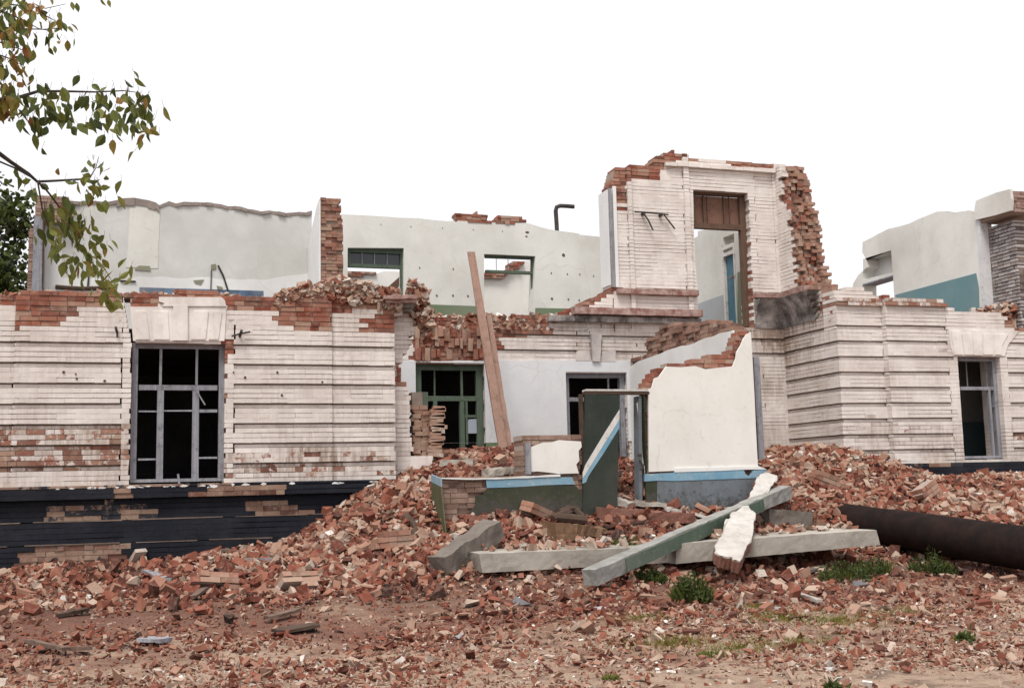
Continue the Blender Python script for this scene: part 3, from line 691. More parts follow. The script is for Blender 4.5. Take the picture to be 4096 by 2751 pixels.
# upper doorway: boarded transom and jamb post
WY = YC + .14
w = bars('door_frame', M_WBROWN, ent, [(*[q[0] for q in py(WY, G, [(958, 380), (1318, 380)])], *[q[1] for q in py(WY, G, [(1100, 385), (1100, 358)])]),
    (*[q[0] for q in py(WY, G, [(958, 590), (1318, 590)])], *[q[1] for q in py(WY, G, [(1100, 610), (1100, 575)])]),
    (*[q[0] for q in py(WY, G, [(1268, 500), (1306, 500)])], *[q[1] for q in py(WY, G, [(1290, 1258), (1290, 400)])]),
    (*[q[0] for q in py(WY, G, [(958, 500), (972, 500)])], *[q[1] for q in py(WY, G, [(965, 600), (965, 380)])])], WY, WY+.12)
bars('transom_board', M_WPANEL, w, [(*[q[0] for q in py(WY, G, [(975, 500), (1266, 500)])], *[q[1] for q in py(WY, G, [(1100, 582), (1100, 390)])])], WY+.08, WY+.1)
bars('glazing_bar', M_WBROWN, w, [vb(WY, G, q, 388, 580, w_, 0)[:4] for q, w_ in ((1030, 16), (1052, 8), (1165, 14), (1200, 8))], WY+.02, WY+.06)
# left end of the upper wall: stripped jamb boards
mb = MB(); 
for q0, q1, d0, mt in ((0, 0, 0, 0),):
    pass
zt, zb_ = py(YC, G, [(420, 345), (440, 1000)]); x0 = uptop[1][0]
bars('jamb_board', M_WGREY, ent, [(x0-.005, x0+.05, zb_[1], zt[1])], YC-.06, YC-.005)
bars('jamb_plaster', M_PL, ent, [(x0-.03, x0-.006, zb_[1]+.05, zt[1]-.02)], YC-.005, YC+.46)
bars('jamb_lath', M_PL, ent, [(x0+.09, x0+.16, zb_[1], zt[1]+.05)], YC-.05, YC-.005)
# iron brackets on the upper wall
mb = MB()
for q in ([(565, 495), (765, 512), (790, 516)], [(625, 508), (655, 550), (688, 620)], [(760, 515), (795, 560), (833, 610)]):
    mb = MB(); mb.tube([atY(G(*k), YC-.09) for k in q], .016, 6)
    if q[0][0] == 565:
        for k in ((628, 505), (745, 515)): p = atY(G(*k), YC-.1); mb.tube([p, p+np.array([0, .12, 0])], .035, 7)
    mb.build('iron_bracket', M_IRON, ent)
# sealed dark rooms behind: floor and back
mb = MB(); xe = 19.5
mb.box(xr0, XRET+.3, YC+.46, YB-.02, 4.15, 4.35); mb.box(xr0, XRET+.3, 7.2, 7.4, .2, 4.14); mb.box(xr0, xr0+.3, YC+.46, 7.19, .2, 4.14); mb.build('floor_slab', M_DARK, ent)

# ================================================================== RIGHT WING
rw = thing('ruined_wall', 'white banded brick wall with narrow dark window right of the brick mound', 'wall')
YP = YR - .15                                         # the panel stands in front of the corner pilaster
f, mo = MB(), MB()
toppts = py(YR, H, [(830, 850), (845, 840), (1000, 835), (1060, 850), (1115, 880), (1130, 897), (1290, 912), (1560, 940), (1610, 985), (1650, 1000), (1970, 1012), (2050, 1075), (2100, 1100), (2100, 1140), (2206, 1150), (2500, 1180), (3200, 1230)])
zpr = 1.82
out = [(XRET, zpr-.3), (XRET, toppts[1][1])] + toppts[2:] + [(toppts[-1][0], zpr-.3)]
r_rw = rect(YP, I, (1884, 372, 2218, 1052))
xpn = py(YR, I, [(1408, 600)])[0][0]
xq0, xq1 = py(YP, I, [(1832, 500)])[0][0], py(YP, I, [(2232, 600)])[0][0]
z_scr = py(YR, H, [(1000, 970)])[0][1]
zonesR = [(py(YR, H, [(845, 915), (1130, 905), (1290, 918), (1560, 945), (1600, 985), (845, 972)]), .42), (py(YR, H, [(1110, 870), (1290, 900), (1310, 925), (1130, 910)]), .15),
          (py(YP, I, [(1330, 905), (1375, 905), (1375, 935), (1330, 935)]), .1), (py(YP, I, [(1695, 900), (1900, 900), (1900, 935), (1695, 935)]), .3), (py(YP, I, [(2240, 880), (2600, 880), (2600, 925), (2240, 925)]), .3),
          (py(YP, I, [(1420, 800), (1860, 800), (1900, 1000), (1420, 1000)]), .8), (py(YR, I, [(1110, 760), (1400, 780), (1400, 1050), (1110, 1000)]), .82),
          (py(YR, H, [(2000, 1085), (2110, 1090), (2300, 1140), (2300, 1175), (2100, 1160)]), .2)]
def rec_rw(a, z):
    base = 0.0 if a < xpn else -.15
    if z > z_scr: base -= .07 if z < z_scr + .16 else -.03
    for zz in zgr[1:]:
        if zz - CH < z < zz and (a < xq0 or a > xq1 or zz > 3.9 and a < xq0+.1): return base + 10.04
    if zgr[0] - CH < z < zgr[0] and a < xq0+.0: return base + 10.04
    return base
brickwork(f, mo, 'y', YR, out, .45, [rloop(r_rw)] + [rloop((XRET-.05, XRET+.055, zz-CH+.001, zz-.001)) for zz in zgr[1:]], 2.103-CH, zonesR, rec_rw, .03, cuts=(xpn, xq0, xq1), dirt=lambda a, z: (.26 + (.3 if z < 2.6 else 0))*soft(a, z))
f.build('brick_facing', M_WB, rw); mo.build('brick_bedding', M_WM, rw)
mb = MB()
mb.prism(py(YP-.03, I, [(1830, 192), (2300, 205), (2225, 300), (2205, 372), (1862, 370), (1840, 290)]), 'y', YP-.014, YP+.05)
for q in ([(1850, 205), (1912, 208), (1932, 362), (1872, 362)], [(1922, 222), (1990, 224), (2004, 362), (1942, 362)], [(2066, 226), (2130, 228), (2132, 362), (2066, 362)], [(2142, 226), (2230, 228), (2190, 300), (2186, 362), (2144, 362)]):
    mb.prism(py(YP-.06, I, q), 'y', YP-.03, YP-.014)
mb.prism(py(YP-.08, I, [(1990, 198), (2060, 200), (2058, 366), (2010, 366)]), 'y', YP-.042, YP-.014)
mb.build('keystone_lintel', M_WSTONE, rw)
WY = YP + .13
r = rr(r_rw, WY)
w = window(rw, M_WGREY, WY, r, .085, [hb(WY, I, 588, 1880, 2205, 24, 1), vb(WY, I, 2118, 600, 1045, 20, 1), vb(WY, I, 1955, 400, 580, 12, 0), vb(WY, I, 2085, 400, 580, 12, 0), hb(WY, I, 708, 2125, 2190, 8, 0)])
f, mo = MB(), MB()
x1r = toppts[-1][0]
brickwork(f, mo, 'y', YP-.14, [(xpn-.1, 1.5), (x1r, 1.5), (x1r, zpr), (xpn-.1, zpr)], .4, z_anchor=1.5, rough=0, paint=.97, jit=.002, joint=.006, inset=.004, ch=.08, zones=[(py(YP-.14, I, [(1450, 1085), (1920, 1085), (1920, 1105), (1500, 1115)]), .5)])
brickwork(f, mo, 'y', YP-.06, [(xpn-.1, .2), (x1r, .2), (x1r, 1.49), (xpn-.1, 1.49)], .4, z_anchor=.2, rough=0, paint=.99, jit=.002, joint=.006, inset=.004, ch=.0768)
pl = f.build('plinth', M_NB, rw); mo.build('plinth_bedding', M_NM, pl)
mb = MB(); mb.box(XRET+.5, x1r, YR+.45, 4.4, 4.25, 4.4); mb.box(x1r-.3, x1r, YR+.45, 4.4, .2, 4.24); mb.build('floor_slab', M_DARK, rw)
mb = MB(); mb.box(XRET+.5, x1r-.3, 3.3, 3.5, 2.75, 4.24); mb.build('inner_wall', M_PG, rw)
mb = MB(); mb.box(XRET+.5, x1r-.3, 3.3, 3.5, .3, 2.74); mb.build('inner_dado', M_TEAL, rw)

# ================================================================== upper right: cross wall of the right wing with a teal dado
XT = float(atY(H(1960, 800), 2.2)[0])
tw = thing('plastered_wall', 'white and teal plastered cross wall standing above the right wing', 'wall')
far = 9.0
outT = pxx(XT, H, [(1845, 270), (1800, 258), (1760, 272), (1700, 268), (1640, 265), (1560, 268), (1500, 300), (1360, 355), (1280, 380), (1200, 405), (1130, 440), (1015, 495), (1012, 570), (1045, 630), (1050, 680), (1020, 705), (985, 735), (945, 800), (940, 830)])
outT = rough_line(outT[:12], .3, .02) + outT[12:]
low = 4.35
outT = outT + [(outT[-1][0], low), (outT[0][0], low)]
n_top = pxx(XT, H, [(1018, 620), (1225, 556), (1238, 718), (1018, 772)])
n_low = pxx(XT, H, [(1015, 812), (1240, 745), (1252, 1000), (1018, 1010)])
mb = MB(); mb.prism(outT, 'x', XT, XT+.42, [n_top, [(q[0], max(q[1], low+.02)) for q in n_low]]); mb.build('plaster_face', M_PW, tw)
mb = MB(); yy = [q[0] for q in n_top]; mb.box(XT+.36, XT+.40, min(yy)-.02, max(yy)+.02, min(q[1] for q in n_top)-.02, max(q[1] for q in n_top)+.02); mb.build('niche_back', M_PL, tw)
mb = MB(); mb.prism(pxx(XT-.006, H, [(1256, 884), (1852, 724), (1872, 830), (1878, 1010), (1258, 1010)]), 'x', XT-.006, XT+.003); mb.build('dado', M_TEAL, tw)
yn = outT[0][0]; x_e = float(atY(H(1840, 600), yn)[0]); x_f = float(atY(H(1925, 600), yn)[0])
mb = MB(); mb.box(XT, x_f, yn-.12, yn-.005, low, outT[0][1]-.15, j=.01); mb.build('wall_end', plaster('speckled_plaster', (.55, .55, .56), (.62, .62, .62), .8, (.25, .24, .25), 3), tw)
mb = MB(); q = pxx(XT, H, [(1018, 805), (1240, 738), (1240, 748), (1018, 815)]); mb.prism([(a, z) for a, z in q], 'x', XT-.01, XT+.40); mb.build('opening_lintel', M_WGREY, tw)
gw = thing('brick_wall', 'grey mortar smeared brick wall under the overhanging beam at right', 'wall')
f, mo = MB(), MB(); XG = x_f; zgw = pxx(XT-.05, H, [(1990, 335)])[0][1]
brickwork(f, mo, 'x', XG, [(yn-.13, .4), (yn-.13, zgw), (YR+.5, zgw), (YR+.5, 4.9), (-1.5, 4.9), (-1.5, .4)] if False else [(yn-.13, .4), (yn-.13, zgw), (YR+.5, zgw), (YR+.5, .4)], .3, (), low, [], None, .0, paint=0.0, jit=.012, joint=.02, blen=.2, inset=.03, dust=(0, .25))
f.build('brick_facing', M_GB, gw); mo.build('brick_bedding', brick_mat('dark_mortar', (.1, .09, .09), (.1, .09, .09), False, [(0, (.06, .055, .055)), (1, (.10, .09, .09))]), gw)
gw.location = (0, 0, 0)
bt = thing('broken_beam', 'white block of masonry overhanging the grey brick wall top right', 'beam')
bl_l = pxx(XT-.05, H, [(1850, 190), (1900, 170), (2000, 130), (2100, 104), (2112, 180), (2108, 262), (1980, 300), (1845, 332), (1838, 260)])
mb = MB(); mb.prism(bl_l, 'x', XT-.05, XT+.02); mb.build('plaster_face', M_PW, bt)
f, mo = MB(), MB(); yb_ = min(q[0] for q in bl_l); zt_ = [q[1] for q in bl_l]
(xa, z0_), (xb, z1_) = py(yb_, H, [(2112, 268), (2215, 112)])
brickwork(f, mo, 'y', yb_, [(XT+.025, z0_), (XT+1.6, z0_), (XT+1.6, z1_-.05), (XT+.5, z1_), (XT+.025, z1_)], max(q[0] for q in bl_l)-yb_, z_anchor=z0_, paint=0, rough=.01, jit=.01)
f.build('brick_core', brick_mat('dusty_brick', WHITE, WHITE2, stops=[(0, (.22, .13, .11)), (1, (.36, .26, .23))]), bt); mo.build('brick_bedding', M_WM, bt)

# ================================================================== REAR WALLS
rl = thing('plastered_wall', 'wide grey plastered rear wall with a pale patch, left of brick pier', 'wall')
zlow = 3.9
tp = rough_line(py(YB, A, [(288, 322), (460, 348), (600, 352), (780, 350), (830, 332), (900, 328), (985, 337), (1040, 360), (1062, 372), (1130, 360), (1270, 365), (1420, 365), (1560, 387), (1650, 407), (1900, 430), (2080, 414)]), .16, .035)
mb = MB(); mb.prism(tp + [(tp[-1][0], zlow), (tp[0][0], zlow)], 'y', YB, YB+.4); mb.build('plaster_face', M_PG, rl)
mb = MB()                                              # dark ragged wall head
for i in range(len(tp)-1):
    a, b2 = tp[i], tp[i+1]
    hh = .055 if not (py(YB, A, [(780, 0)])[0][0] < a[0] < py(YB, A, [(1060, 0)])[0][0]) else .14
    mb.prism([(a[0], a[1]-hh*random.uniform(.7, 1.2)), (b2[0]+.003, b2[1]-hh*random.uniform(.7, 1.2)), (b2[0]+.003, b2[1]+.03), (a[0], a[1]+.03)], 'y', YB-random.uniform(.01, .06), YB+.41)
mb.build('wall_head', plaster('dirty_wall_head', (.22, .18, .16), (.30, .25, .22), .6, (.07, .05, .045), 4), rl)
mb = MB(); mb.prism(rough_line(py(YB, A, [(866, 388), (1068, 392), (1060, 560), (1055, 790), (840, 785), (855, 640), (866, 388)])[:-1], .2, .02), 'y', YB-.01, YB+.01); mb.build('plaster_patch', M_PR, rl)
mb = MB(); mb.prism(rough_line(py(YB, A, [(300, 470), (415, 640), (415, 860), (850, 860), (930, 840), (1760, 870), (2090, 820), (2090, 1000), (300, 1000)]), .25, .03), 'y', YB-.006, YB+.01); mb.build('pale_dado', M_PL, rl)
mb = MB(); mb.prism(py(YB, A, [(930, 916), (1758, 940), (1758, 1010), (930, 1010)]), 'y', YB-.012, YB+.01); mb.build('blue_band', M_BLUE, rl)
M_MOSS = plaster('mossy_stain', (.20, .20, .13), (.26, .24, .19), .4)
for q in ([(1408, 765), (1440, 760), (1440, 795), (1408, 800)], [(1290, 870), (1360, 865), (1340, 900), (1300, 890)], [(905, 785), (930, 772), (1000, 775), (1005, 808), (900, 800)], [(1445, 905), (1485, 915), (1485, 935), (1450, 930)]):
    mb = MB(); mb.prism(py(YB, A, q), 'y', YB-.02, YB); mb.build('wall_stain', M_MOSS, rl)
for q, r_ in ((((1455, 770), (1490, 840), (1520, 935), (1530, 965)), .022), (((1410, 800), (1406, 930)), .012), (((595, 740), (590, 860), (585, 920)), .02), (((370, 912), (440, 918), (550, 925), (700, 920)), .05), (((800, 872), (905, 877)), .02)):
    mb = MB(); mb.tube([atY(A(*k), YB-.03) for k in q], r_, 6); mb.build('hanging_cable', M_IRON if r_ < .03 else M_WDARK, rl)

# left end pier
pe = thing('brick_pier', 'brick pier with pale column face ending the rear wall beside the tree', 'pier')
f, mo = MB(), MB(); (xa, zt), (xb, _) = py(YB-.3, A, [(200, 300), (288, 300)])
pier = [(xa, zlow), (xa, py(YB-.3, A, [(190, 560)])[0][1]), (xa+.12, py(YB-.3, A, [(205, 470)])[0][1]), (xa+.12, zt), (py(YB-.3, A, [(330, 296)])[0][0]+.45, zt-.02), (xb+.5, zt-.6), (xb, zt-.65), (xb, zlow)]
brickwork(f, mo, 'y', YB-.3, pier, .75, paint=.1, rough=.04, jit=.012)
f.build('brick_facing', brick_mat('old_pale_brick', WHITE, WHITE2, stops=[(0, (.17, .10, .08)), (1, (.34, .24, .2))]), pe); mo.build('brick_bedding', M_WM, pe)
mb = MB(); mb.prism(py(YB-.36, A, [(228, 445), (285, 445), (278, 950), (210, 950)]), 'y', YB-.36, YB-.29); mb.build('column_face', M_WGREY, pe)
mb = MB(); mb.prism(py(YB-.37, A, [(285, 440), (296, 460), (288, 950), (278, 950)]), 'y', YB-.37, YB-.30); mb.build('jamb_post', M_WDARK, pe)

# cross wall between the two rear rooms
yA = YB - .0
XC = float(atY(A(2072, 600), YB)[0])
cw = thing('cross_wall', 'narrow end of cross wall, torn red brick edge rising between rear rooms', 'wall')
ynr = float(atX(A(2150, 600), XC)[1])
(xa, zt), (xb, zb_) = py(ynr, A, [(2140, 315), (2272, 900)])
XC = xa
ynr_z = py(ynr, A, [(2140, 315)])[0][1]
f, mo = MB(), MB()
brickwork(f, mo, 'y', ynr, [(XC, zlow), (XC, zt), (py(ynr, A, [(2268, 318)])[0][0], zt-.03), (py(ynr, A, [(2290, 600)])[0][0], py(ynr, A, [(2290, 500)])[0][1]), (py(ynr, A, [(2292, 900)])[0][0], zlow)], .38, (), 0, [], lambda a, z: random.uniform(0, .05), .05, paint=.12, jit=.02, dust=(.3, 1.0))
f.build('torn_brick', M_WB, cw); mo.build('brick_bedding', M_WM, cw)
mb = MB(); zz1, zz2 = [pxx(XC, A, [q])[0][1] for q in ((2140, 325), (2115, 350))]
mb.prism([(ynr+.02, zlow), (ynr+.02, zt-.05), (ynr+.5, zt-.15), (YB-.01, zt-.75), (YB-.01, zlow)], 'x', XC-.04, XC-.003)
mb.build('plaster_face', M_PL, cw)

rr_ = thing('plastered_wall', 'cream plastered rear wall with two doorways and green dado, brick lumps on top', 'wall')
tp = rough_line(py(YB, D, [(276, 262), (290, 265), (560, 280), (780, 290), (985, 305), (1020, 305), (1500, 322), (1540, 328), (1620, 352), (1700, 372), (1860, 388), (1868, 402), (2070, 418), (2300, 425)]), .35, .015)
d1 = py(YB, D, [(318, 485), (692, 487), (692, 990), (318, 985)]); d2 = py(YB, D, [(1228, 526), (1570, 541), (1548, 1050), (1228, 1050)])
slit = py(YB, D, [(2058, 570), (2078, 570), (2082, 800), (2062, 800)])
mb = MB(); mb.prism(tp + [(tp[-1][0], zlow), (tp[0][0], zlow)], 'y', YB, YB+.4, [d1, d2, slit]); mb.build('plaster_face', M_PR, rr_)
f, mo = MB(), MB()
for q in ([(1020, 302), (1025, 285), (1045, 262), (1090, 262), (1180, 250), (1238, 268), (1242, 290), (1270, 305), (1290, 308), (1295, 318), (1200, 316)], [(1300, 320), (1310, 285), (1330, 268), (1425, 265), (1495, 290), (1508, 325)]):
    brickwork(f, mo, 'y', YB-.02, py(YB, D, q), .35, (), 0, [], None, .06, paint=.0, jit=.015)
lump = f.build('brick_course', M_WB, rr_); mo.build('brick_bedding', M_WM, lump)
mb = MB(); dg = py(YB, D, [(840, 862), (1228, 876), (1228, 1050), (820, 1050)]); mb.prism(dg, 'y', YB-.006, YB+.004); mb.build('green_dado', M_GRNW, rr_); mb = MB()
dg = py(YB, D, [(1570, 886), (1850, 892), (1850, 1050), (1560, 1050)]); mb.prism(dg, 'y', YB-.006, YB+.004); mb.build('green_dado', M_GRNW, rr_)
M_HOLE = plaster('hole_dirt', (.13, .09, .07), (.09, .06, .05), .3)
for q in ((1515, 383, 14, 8), (1510, 410, 8, 6), (1757, 535, 11, 13), (540, 330, 4, 4), (740, 346, 4, 4), (950, 355, 4, 4), (1155, 365, 4, 4), (1350, 376, 4, 4), (1020, 805, 7, 10), (1120, 808, 7, 10), (912, 805, 7, 10), (1790, 830, 6, 8), (1862, 836, 6, 8), (1680, 826, 8, 10), (798, 620, 4, 9), (1022, 628, 5, 8), (1676, 655, 4, 8), (1784, 662, 4, 8), (1866, 664, 4, 8), (1958, 675, 4, 8)):
    x, y, a, h = q; mb = MB(); mb.prism(py(YB, D, [(x-a, y), (x-a*.3, y-h), (x+a*.8, y-h*.6), (x+a, y+h*.4), (x+.2*a, y+h)]), 'y', YB-.006, YB+.004); mb.build('wall_hole', M_HOLE, rr_)
WY = YB + .12
w = bars('door_frame', M_WGRN, rr_, [(*[q[0] for q in py(WY, D, [(318, 0), (692, 0)])], *[q[1] for q in py(WY, D, [(500, 520), (500, 488)])]), (*[q[0] for q in py(WY, D, [(318, 0), (680, 0)])], *[q[1] for q in py(WY, D, [(500, 618), (500, 596)])]),
    (*[q[0] for q in py(WY, D, [(664, 0), (684, 0)])], *[q[1] for q in py(WY, D, [(670, 800), (670, 520)])]), (*[q[0] for q in py(WY, D, [(318, 0), (332, 0)])], *[q[1] for q in py(WY, D, [(320, 600), (320, 500)])])], WY, WY+.12)
bars('glazing_bar', M_WGREY, w, [vb(WY, D, q, 515, 600, 6, 0)[:4] for q in (415, 498, 582)], WY+.02, WY+.05)
(xa, z0_), (xb, z1_) = py(WY+.07, D, [(330, 602), (670, 522)]); mb = MB(); mb.box(xa, xb, WY+.07, WY+.076, z0_, z1_); mb.build('pane', M_GLASS, w)
w = bars('door_frame', M_WGRN, rr_, [(*[q[0] for q in py(WY, D, [(1228, 0), (1565, 0)])], *[q[1] for q in py(WY, D, [(1400, 556), (1400, 540)])]), (*[q[0] for q in py(WY, D, [(1228, 0), (1560, 0)])], *[q[1] for q in py(WY, D, [(1400, 655), (1400, 638)])]),
    (*[q[0] for q in py(WY, D, [(1532, 0), (1562, 0)])], *[q[1] for q in py(WY, D, [(1550, 960), (1550, 540)])])], WY, WY+.12)
bars('glazing_bar', M_WGREY, w, [vb(WY, D, q, 556, 640, 5, 0)[:4] for q in (1312, 1391)], WY+.02, WY+.05)

# farther walls seen through the openings
fw = thing('far_wall', 'low pale wall with broken brick top seen through the rear left doorway', 'wall')
mb = MB(); mb.prism(rough_line(py(13.5, D, [(250, 668), (320, 662), (400, 660), (500, 665), (560, 640), (640, 650), (760, 655), (900, 700)]), .4, .03) + [(py(13.5, D, [(900, 700)])[0][0], 3.5), (py(13.5, D, [(250, 700)])[0][0], 3.5)], 'y', 13.5, 13.9); mb.build('plaster_face', M_PW, fw)
f, mo = MB(), MB(); brickwork(f, mo, 'y', 13.4, py(13.4, D, [(250, 650), (330, 645), (500, 640), (515, 660), (480, 668), (320, 672), (250, 672)]), .4, (), 0, [], None, .05, paint=0, jit=.02); cb = f.build('brick_course', M_WB, fw); mo.build('brick_bedding', M_WM, cb)
mb = MB(); mb.prism(py(12.2, D, [(565, 765), (600, 735), (662, 680), (662, 740), (640, 770)]), 'y', 12.2, 12.5); mb.build('stair_string', M_WBROWN, fw)
fw = thing('far_wall', 'pale gable wall with broken brick corner seen through the rear right doorway', 'wall')
mb = MB(); mb.prism(py(13.5, D, [(1150, 690), (1340, 690), (1400, 640), (1420, 600), (1480, 575), (1700, 560), (1700, 1050), (1150, 1050)]), 'y', 13.5, 13.9); mb.build('plaster_face', M_PW, fw)
f, mo = MB(), MB(); brickwork(f, mo, 'y', 13.35, py(13.35, D, [(1150, 652), (1330, 652), (1360, 640), (1400, 600), (1430, 570), (1500, 568), (1470, 620), (1400, 640), (1360, 690), (1150, 688)]), .4, (), 0, [], None, .06, paint=0, jit=.02); cb = f.build('brick_course', M_WB, fw); mo.build('brick_bedding', M_WM, cb)

# wall and blue door seen through the upper doorway
XI = float(atY(G(1165, 900), 5.0)[0])
iw = thing('inner_wall', 'cream inner wall with grey dado and blue door behind the upper doorway', 'wall')
o_ = pxx(XI, G, [(900, 700), (985, 660), (985, 625), (1050, 612), (1240, 628), (1420, 640), (1420, 1330), (900, 1330)])
dl = pxx(XI, G, [(1155, 668), (1228, 640), (1248, 1290), (1175, 1290)])
mb = MB(); mb.prism(o_, 'x', XI, XI+.3, [dl]); mb.build('plaster_face', M_PR, iw)
mb = MB(); mb.prism(pxx(XI-.008, G, [(900, 1140), (1168, 1043), (1176, 1330), (900, 1330)]), 'x', XI-.008, XI+.004); mb.build('grey_dado', M_GDADO, iw)
mb = MB(); mb.prism(pxx(XI-.008, G, [(1250, 900), (1420, 840), (1420, 1330), (1252, 1330)]), 'x', XI-.008, XI+.004); mb.build('green_dado', M_GRNW, iw)
ys = [q[0] for q in dl]; ya, yb2 = min(ys), max(ys); zt = max(q[1] for q in dl); zmid = pxx(XI, G, [(1190, 775)])[0][1]
dr = bars('door', M_WTEAL, iw, [(ya+.06, yb2-.06, 4.3, zmid-.05)], XI+.05, XI+.09, 'x')
bars('door_frame', M_WWHT, dr, [(ya, ya+.06, 4.3, zt-.25), (yb2-.06, yb2, 4.3, zt), (ya+.06, yb2-.06, zmid-.04, zmid+.04), (ya+.06, yb2-.06, zt-.3, zt-.22)], XI-.02, XI+.12, 'x')
mb = MB(); p = atX(G(1220, 932), XI); mb.stick(p+np.array([-.02, .12, 0]), p+np.array([-.06, -.12, 0]), .03, .04); mb.build('handle', M_WPLANK, dr)

# bent pipe rising behind the rear wall
bp = MB(); bp.tube([atY(D(*q), YB+.6) for q in ((1716, 420), (1712, 330), (1706, 240), (1712, 215), (1735, 206), (1780, 208), (1828, 212))], .058, 12)
tag(bp.build('bent_pipe', M_IRON), 'thin black bent pipe sticking up against the sky', 'pipe')

# ================================================================== PORCH (lost vestibule)
pr = thing('porch_wall', 'tall white plastered porch wall with blue stripe beside the open doorway', 'wall')
TH = .3
xL, xR = py(YV, E_, [(1990, 800)])[0][0], py(YV, I, [(520, 900)])[0][0]
zst = py(YV, I, [(200, 1130)])[0][1]
coreloop = py(YV, E_, [(1985, 520), (1960, 508), (2012, 430), (2030, 400), (2105, 352), (2190, 340), (2290, 345)]) + py(YV, I, [(130, 380), (300, 370), (375, 345), (410, 290), (420, 240), (440, 215), (500, 214), (545, 1100)]) + py(YV, I, [(610, 1125), (560, 1190), (490, 1330), (480, 1480)]) + py(YV, E_, [(1995, 1450)])
f, mo = MB(), MB()
brickwork(f, mo, 'y', YV+.03, coreloop, TH, (), 0, [], lambda a, z: random.uniform(0, .03), .015, paint=0.0, jit=.01)
f.build('brick_core', M_WB, pr); mo.build('brick_bedding', M_WM, pr)
mb = MB()
face_ = py(YV, E_, [(1992, 1062), (1990, 560), (1985, 515), (2012, 500), (2030, 440), (2060, 425), (2108, 360)]) + py(YV, I, [(40, 446), (130, 440), (200, 462), (300, 452), (385, 440), (405, 390), (412, 345), (440, 300), (455, 260), (480, 228), (505, 214), (528, 640), (550, 1100), (552, 1115), (300, 1128), (0, 1138)])
mb.prism(rough_line(face_, .5, .006), 'y', YV-.012, YV+.028); mb.build('plaster_face', M_PW, pr)
mb = MB(); mb.prism(py(YV-.03, E_, [(1968, 1075), (1992, 1075)]) + py(YV-.03, I, [(0, 1150), (460, 1132), (470, 1160), (500, 1175), (520, 1135), (615, 1128), (570, 1185), (0, 1206)]) + py(YV-.03, E_, [(2050, 1120), (1968, 1125)]), 'y', YV-.03, YV+.028); mb.build('blue_stripe', M_SB, pr)
mb = MB(); mb.prism(py(YV-.034, I, [(0, 1122), (300, 1114), (560, 1108), (612, 1128), (470, 1130), (300, 1138), (0, 1148)]), 'y', YV-.036, YV+.026); mb.build('paint_edge', M_PL, pr)
mb = MB(); mb.prism(py(YV-.02, E_, [(1972, 1127), (2045, 1124), (2045, 1440), (1985, 1440)]) , 'y', YV-.021, YV+.028); mb.build('green_paint', M_DGRN, pr)
mb = MB(); mb.prism(py(YV-.02, E_, [(2048, 1122)]) + py(YV-.02, I, [(0, 1208), (568, 1186), (520, 1270), (485, 1330), (480, 1480)]) + py(YV-.02, E_, [(2048, 1440)]), 'y', YV-.022, YV+.028); mb.build('grey_blue_dado', M_GBL, pr)
mb = MB(); mb.stick(atY(I(535, 380), YV+.2), atY(I(572, 1060), YV+.2), .11, .08, (0, 1, 0)); mb.build('corner_board', M_WGREY, pr)
# its side wall running back to the entrance wall
XS = float(atY(E_(1866, 600), YC)[0])
sw = thing('porch_side_wall', 'sloping broken porch side wall, bare brick above white plaster', 'wall')
brk = pxx(XS, G, [(520, 1500), (535, 1480), (590, 1468), (615, 1445), (635, 1350), (690, 1300), (702, 1258), (760, 1245), (850, 1245), (930, 1240), (1050, 1226), (1160, 1238), (1175, 1270), (1190, 1300)])
yend = YV + TH + .06
brk = [q for q in brk if q[0] > yend]
o_ = [(YC-.03, 1.0), (YC-.03, brk[0][1])] + brk + [(yend, brk[-1][1]), (yend, 1.0)]
f, mo = MB(), MB()
brickwork(f, mo, 'x', XS+.03, o_, .28, (), 0, [], lambda a, z: random.uniform(0, .05), .05, paint=0.0, jit=.02)
f.build('brick_core', brick_mat('dull_brick', WHITE, WHITE2, stops=[(0, (.12, .055, .04)), (.6, (.22, .105, .075)), (1, (.33, .21, .16))]), sw); mo.build('brick_bedding', M_WM, sw)
pl_ = pxx(XS, G, [(525, 1532), (620, 1478), (800, 1415), (960, 1370), (1080, 1325), (1184, 1295)]); pl_ = [q for q in pl_ if q[0] > yend]
mb = MB(); mb.prism([(YC-.03, 1.0)] + [(YC-.03, pl_[0][1])] + rough_line(pl_, .2, .015) + [(yend, pl_[-1][1]), (yend, 1.0)], 'x', XS, XS+.04); mb.build('plaster_face', M_PL, sw)
# low wall left of the door
lw = thing('porch_wall', 'low porch wall with blue stripe over dark green paint, left of door', 'wall')
xl0, xl1 = py(YV, E_, [(608, 1200)])[0][0], py(YV, E_, [(1552, 1200)])[0][0]
zt_a, zt_b = py(YV, E_, [(608, 1100), (1552, 1082)])[0][1], py(YV, E_, [(608, 1100), (1552, 1082)])[1][1]
f, mo = MB(), MB()
core = [(xl0, .3), (xl0, zt_a), (xl1, zt_b), (xl1, .3)]
up = py(YV, E_, [(1160, 1075), (1165, 870), (1150, 830), (1240, 825), (1330, 830), (1450, 822), (1552, 822), (1552, 1082)])
core2 = [(xl0, .3), (xl0, zt_a)] + up + [(xl1, .3)]
brickwork(f, mo, 'y', YV+.025, core2, .5, (), zt_a-CH*20, [], lambda a, z: random.uniform(0, .02), .012, paint=.05, jit=.008)
f.build('brick_core', brick_mat('worn_porch_brick', WHITE, WHITE2, stops=[(0, (.12, .07, .055)), (.6, (.2, .12, .095)), (1, (.3, .21, .17))]), lw); mo.build('brick_bedding', M_WM, lw)
mb = MB(); mb.prism(rough_line(py(YV, E_, [(905, 1112), (1250, 1098), (1480, 1095), (1500, 1145), (1300, 1152), (915, 1172), (910, 1140)]), .3, .008), 'y', YV-.006, YV+.024); mb.build('blue_stripe', M_SB, lw)
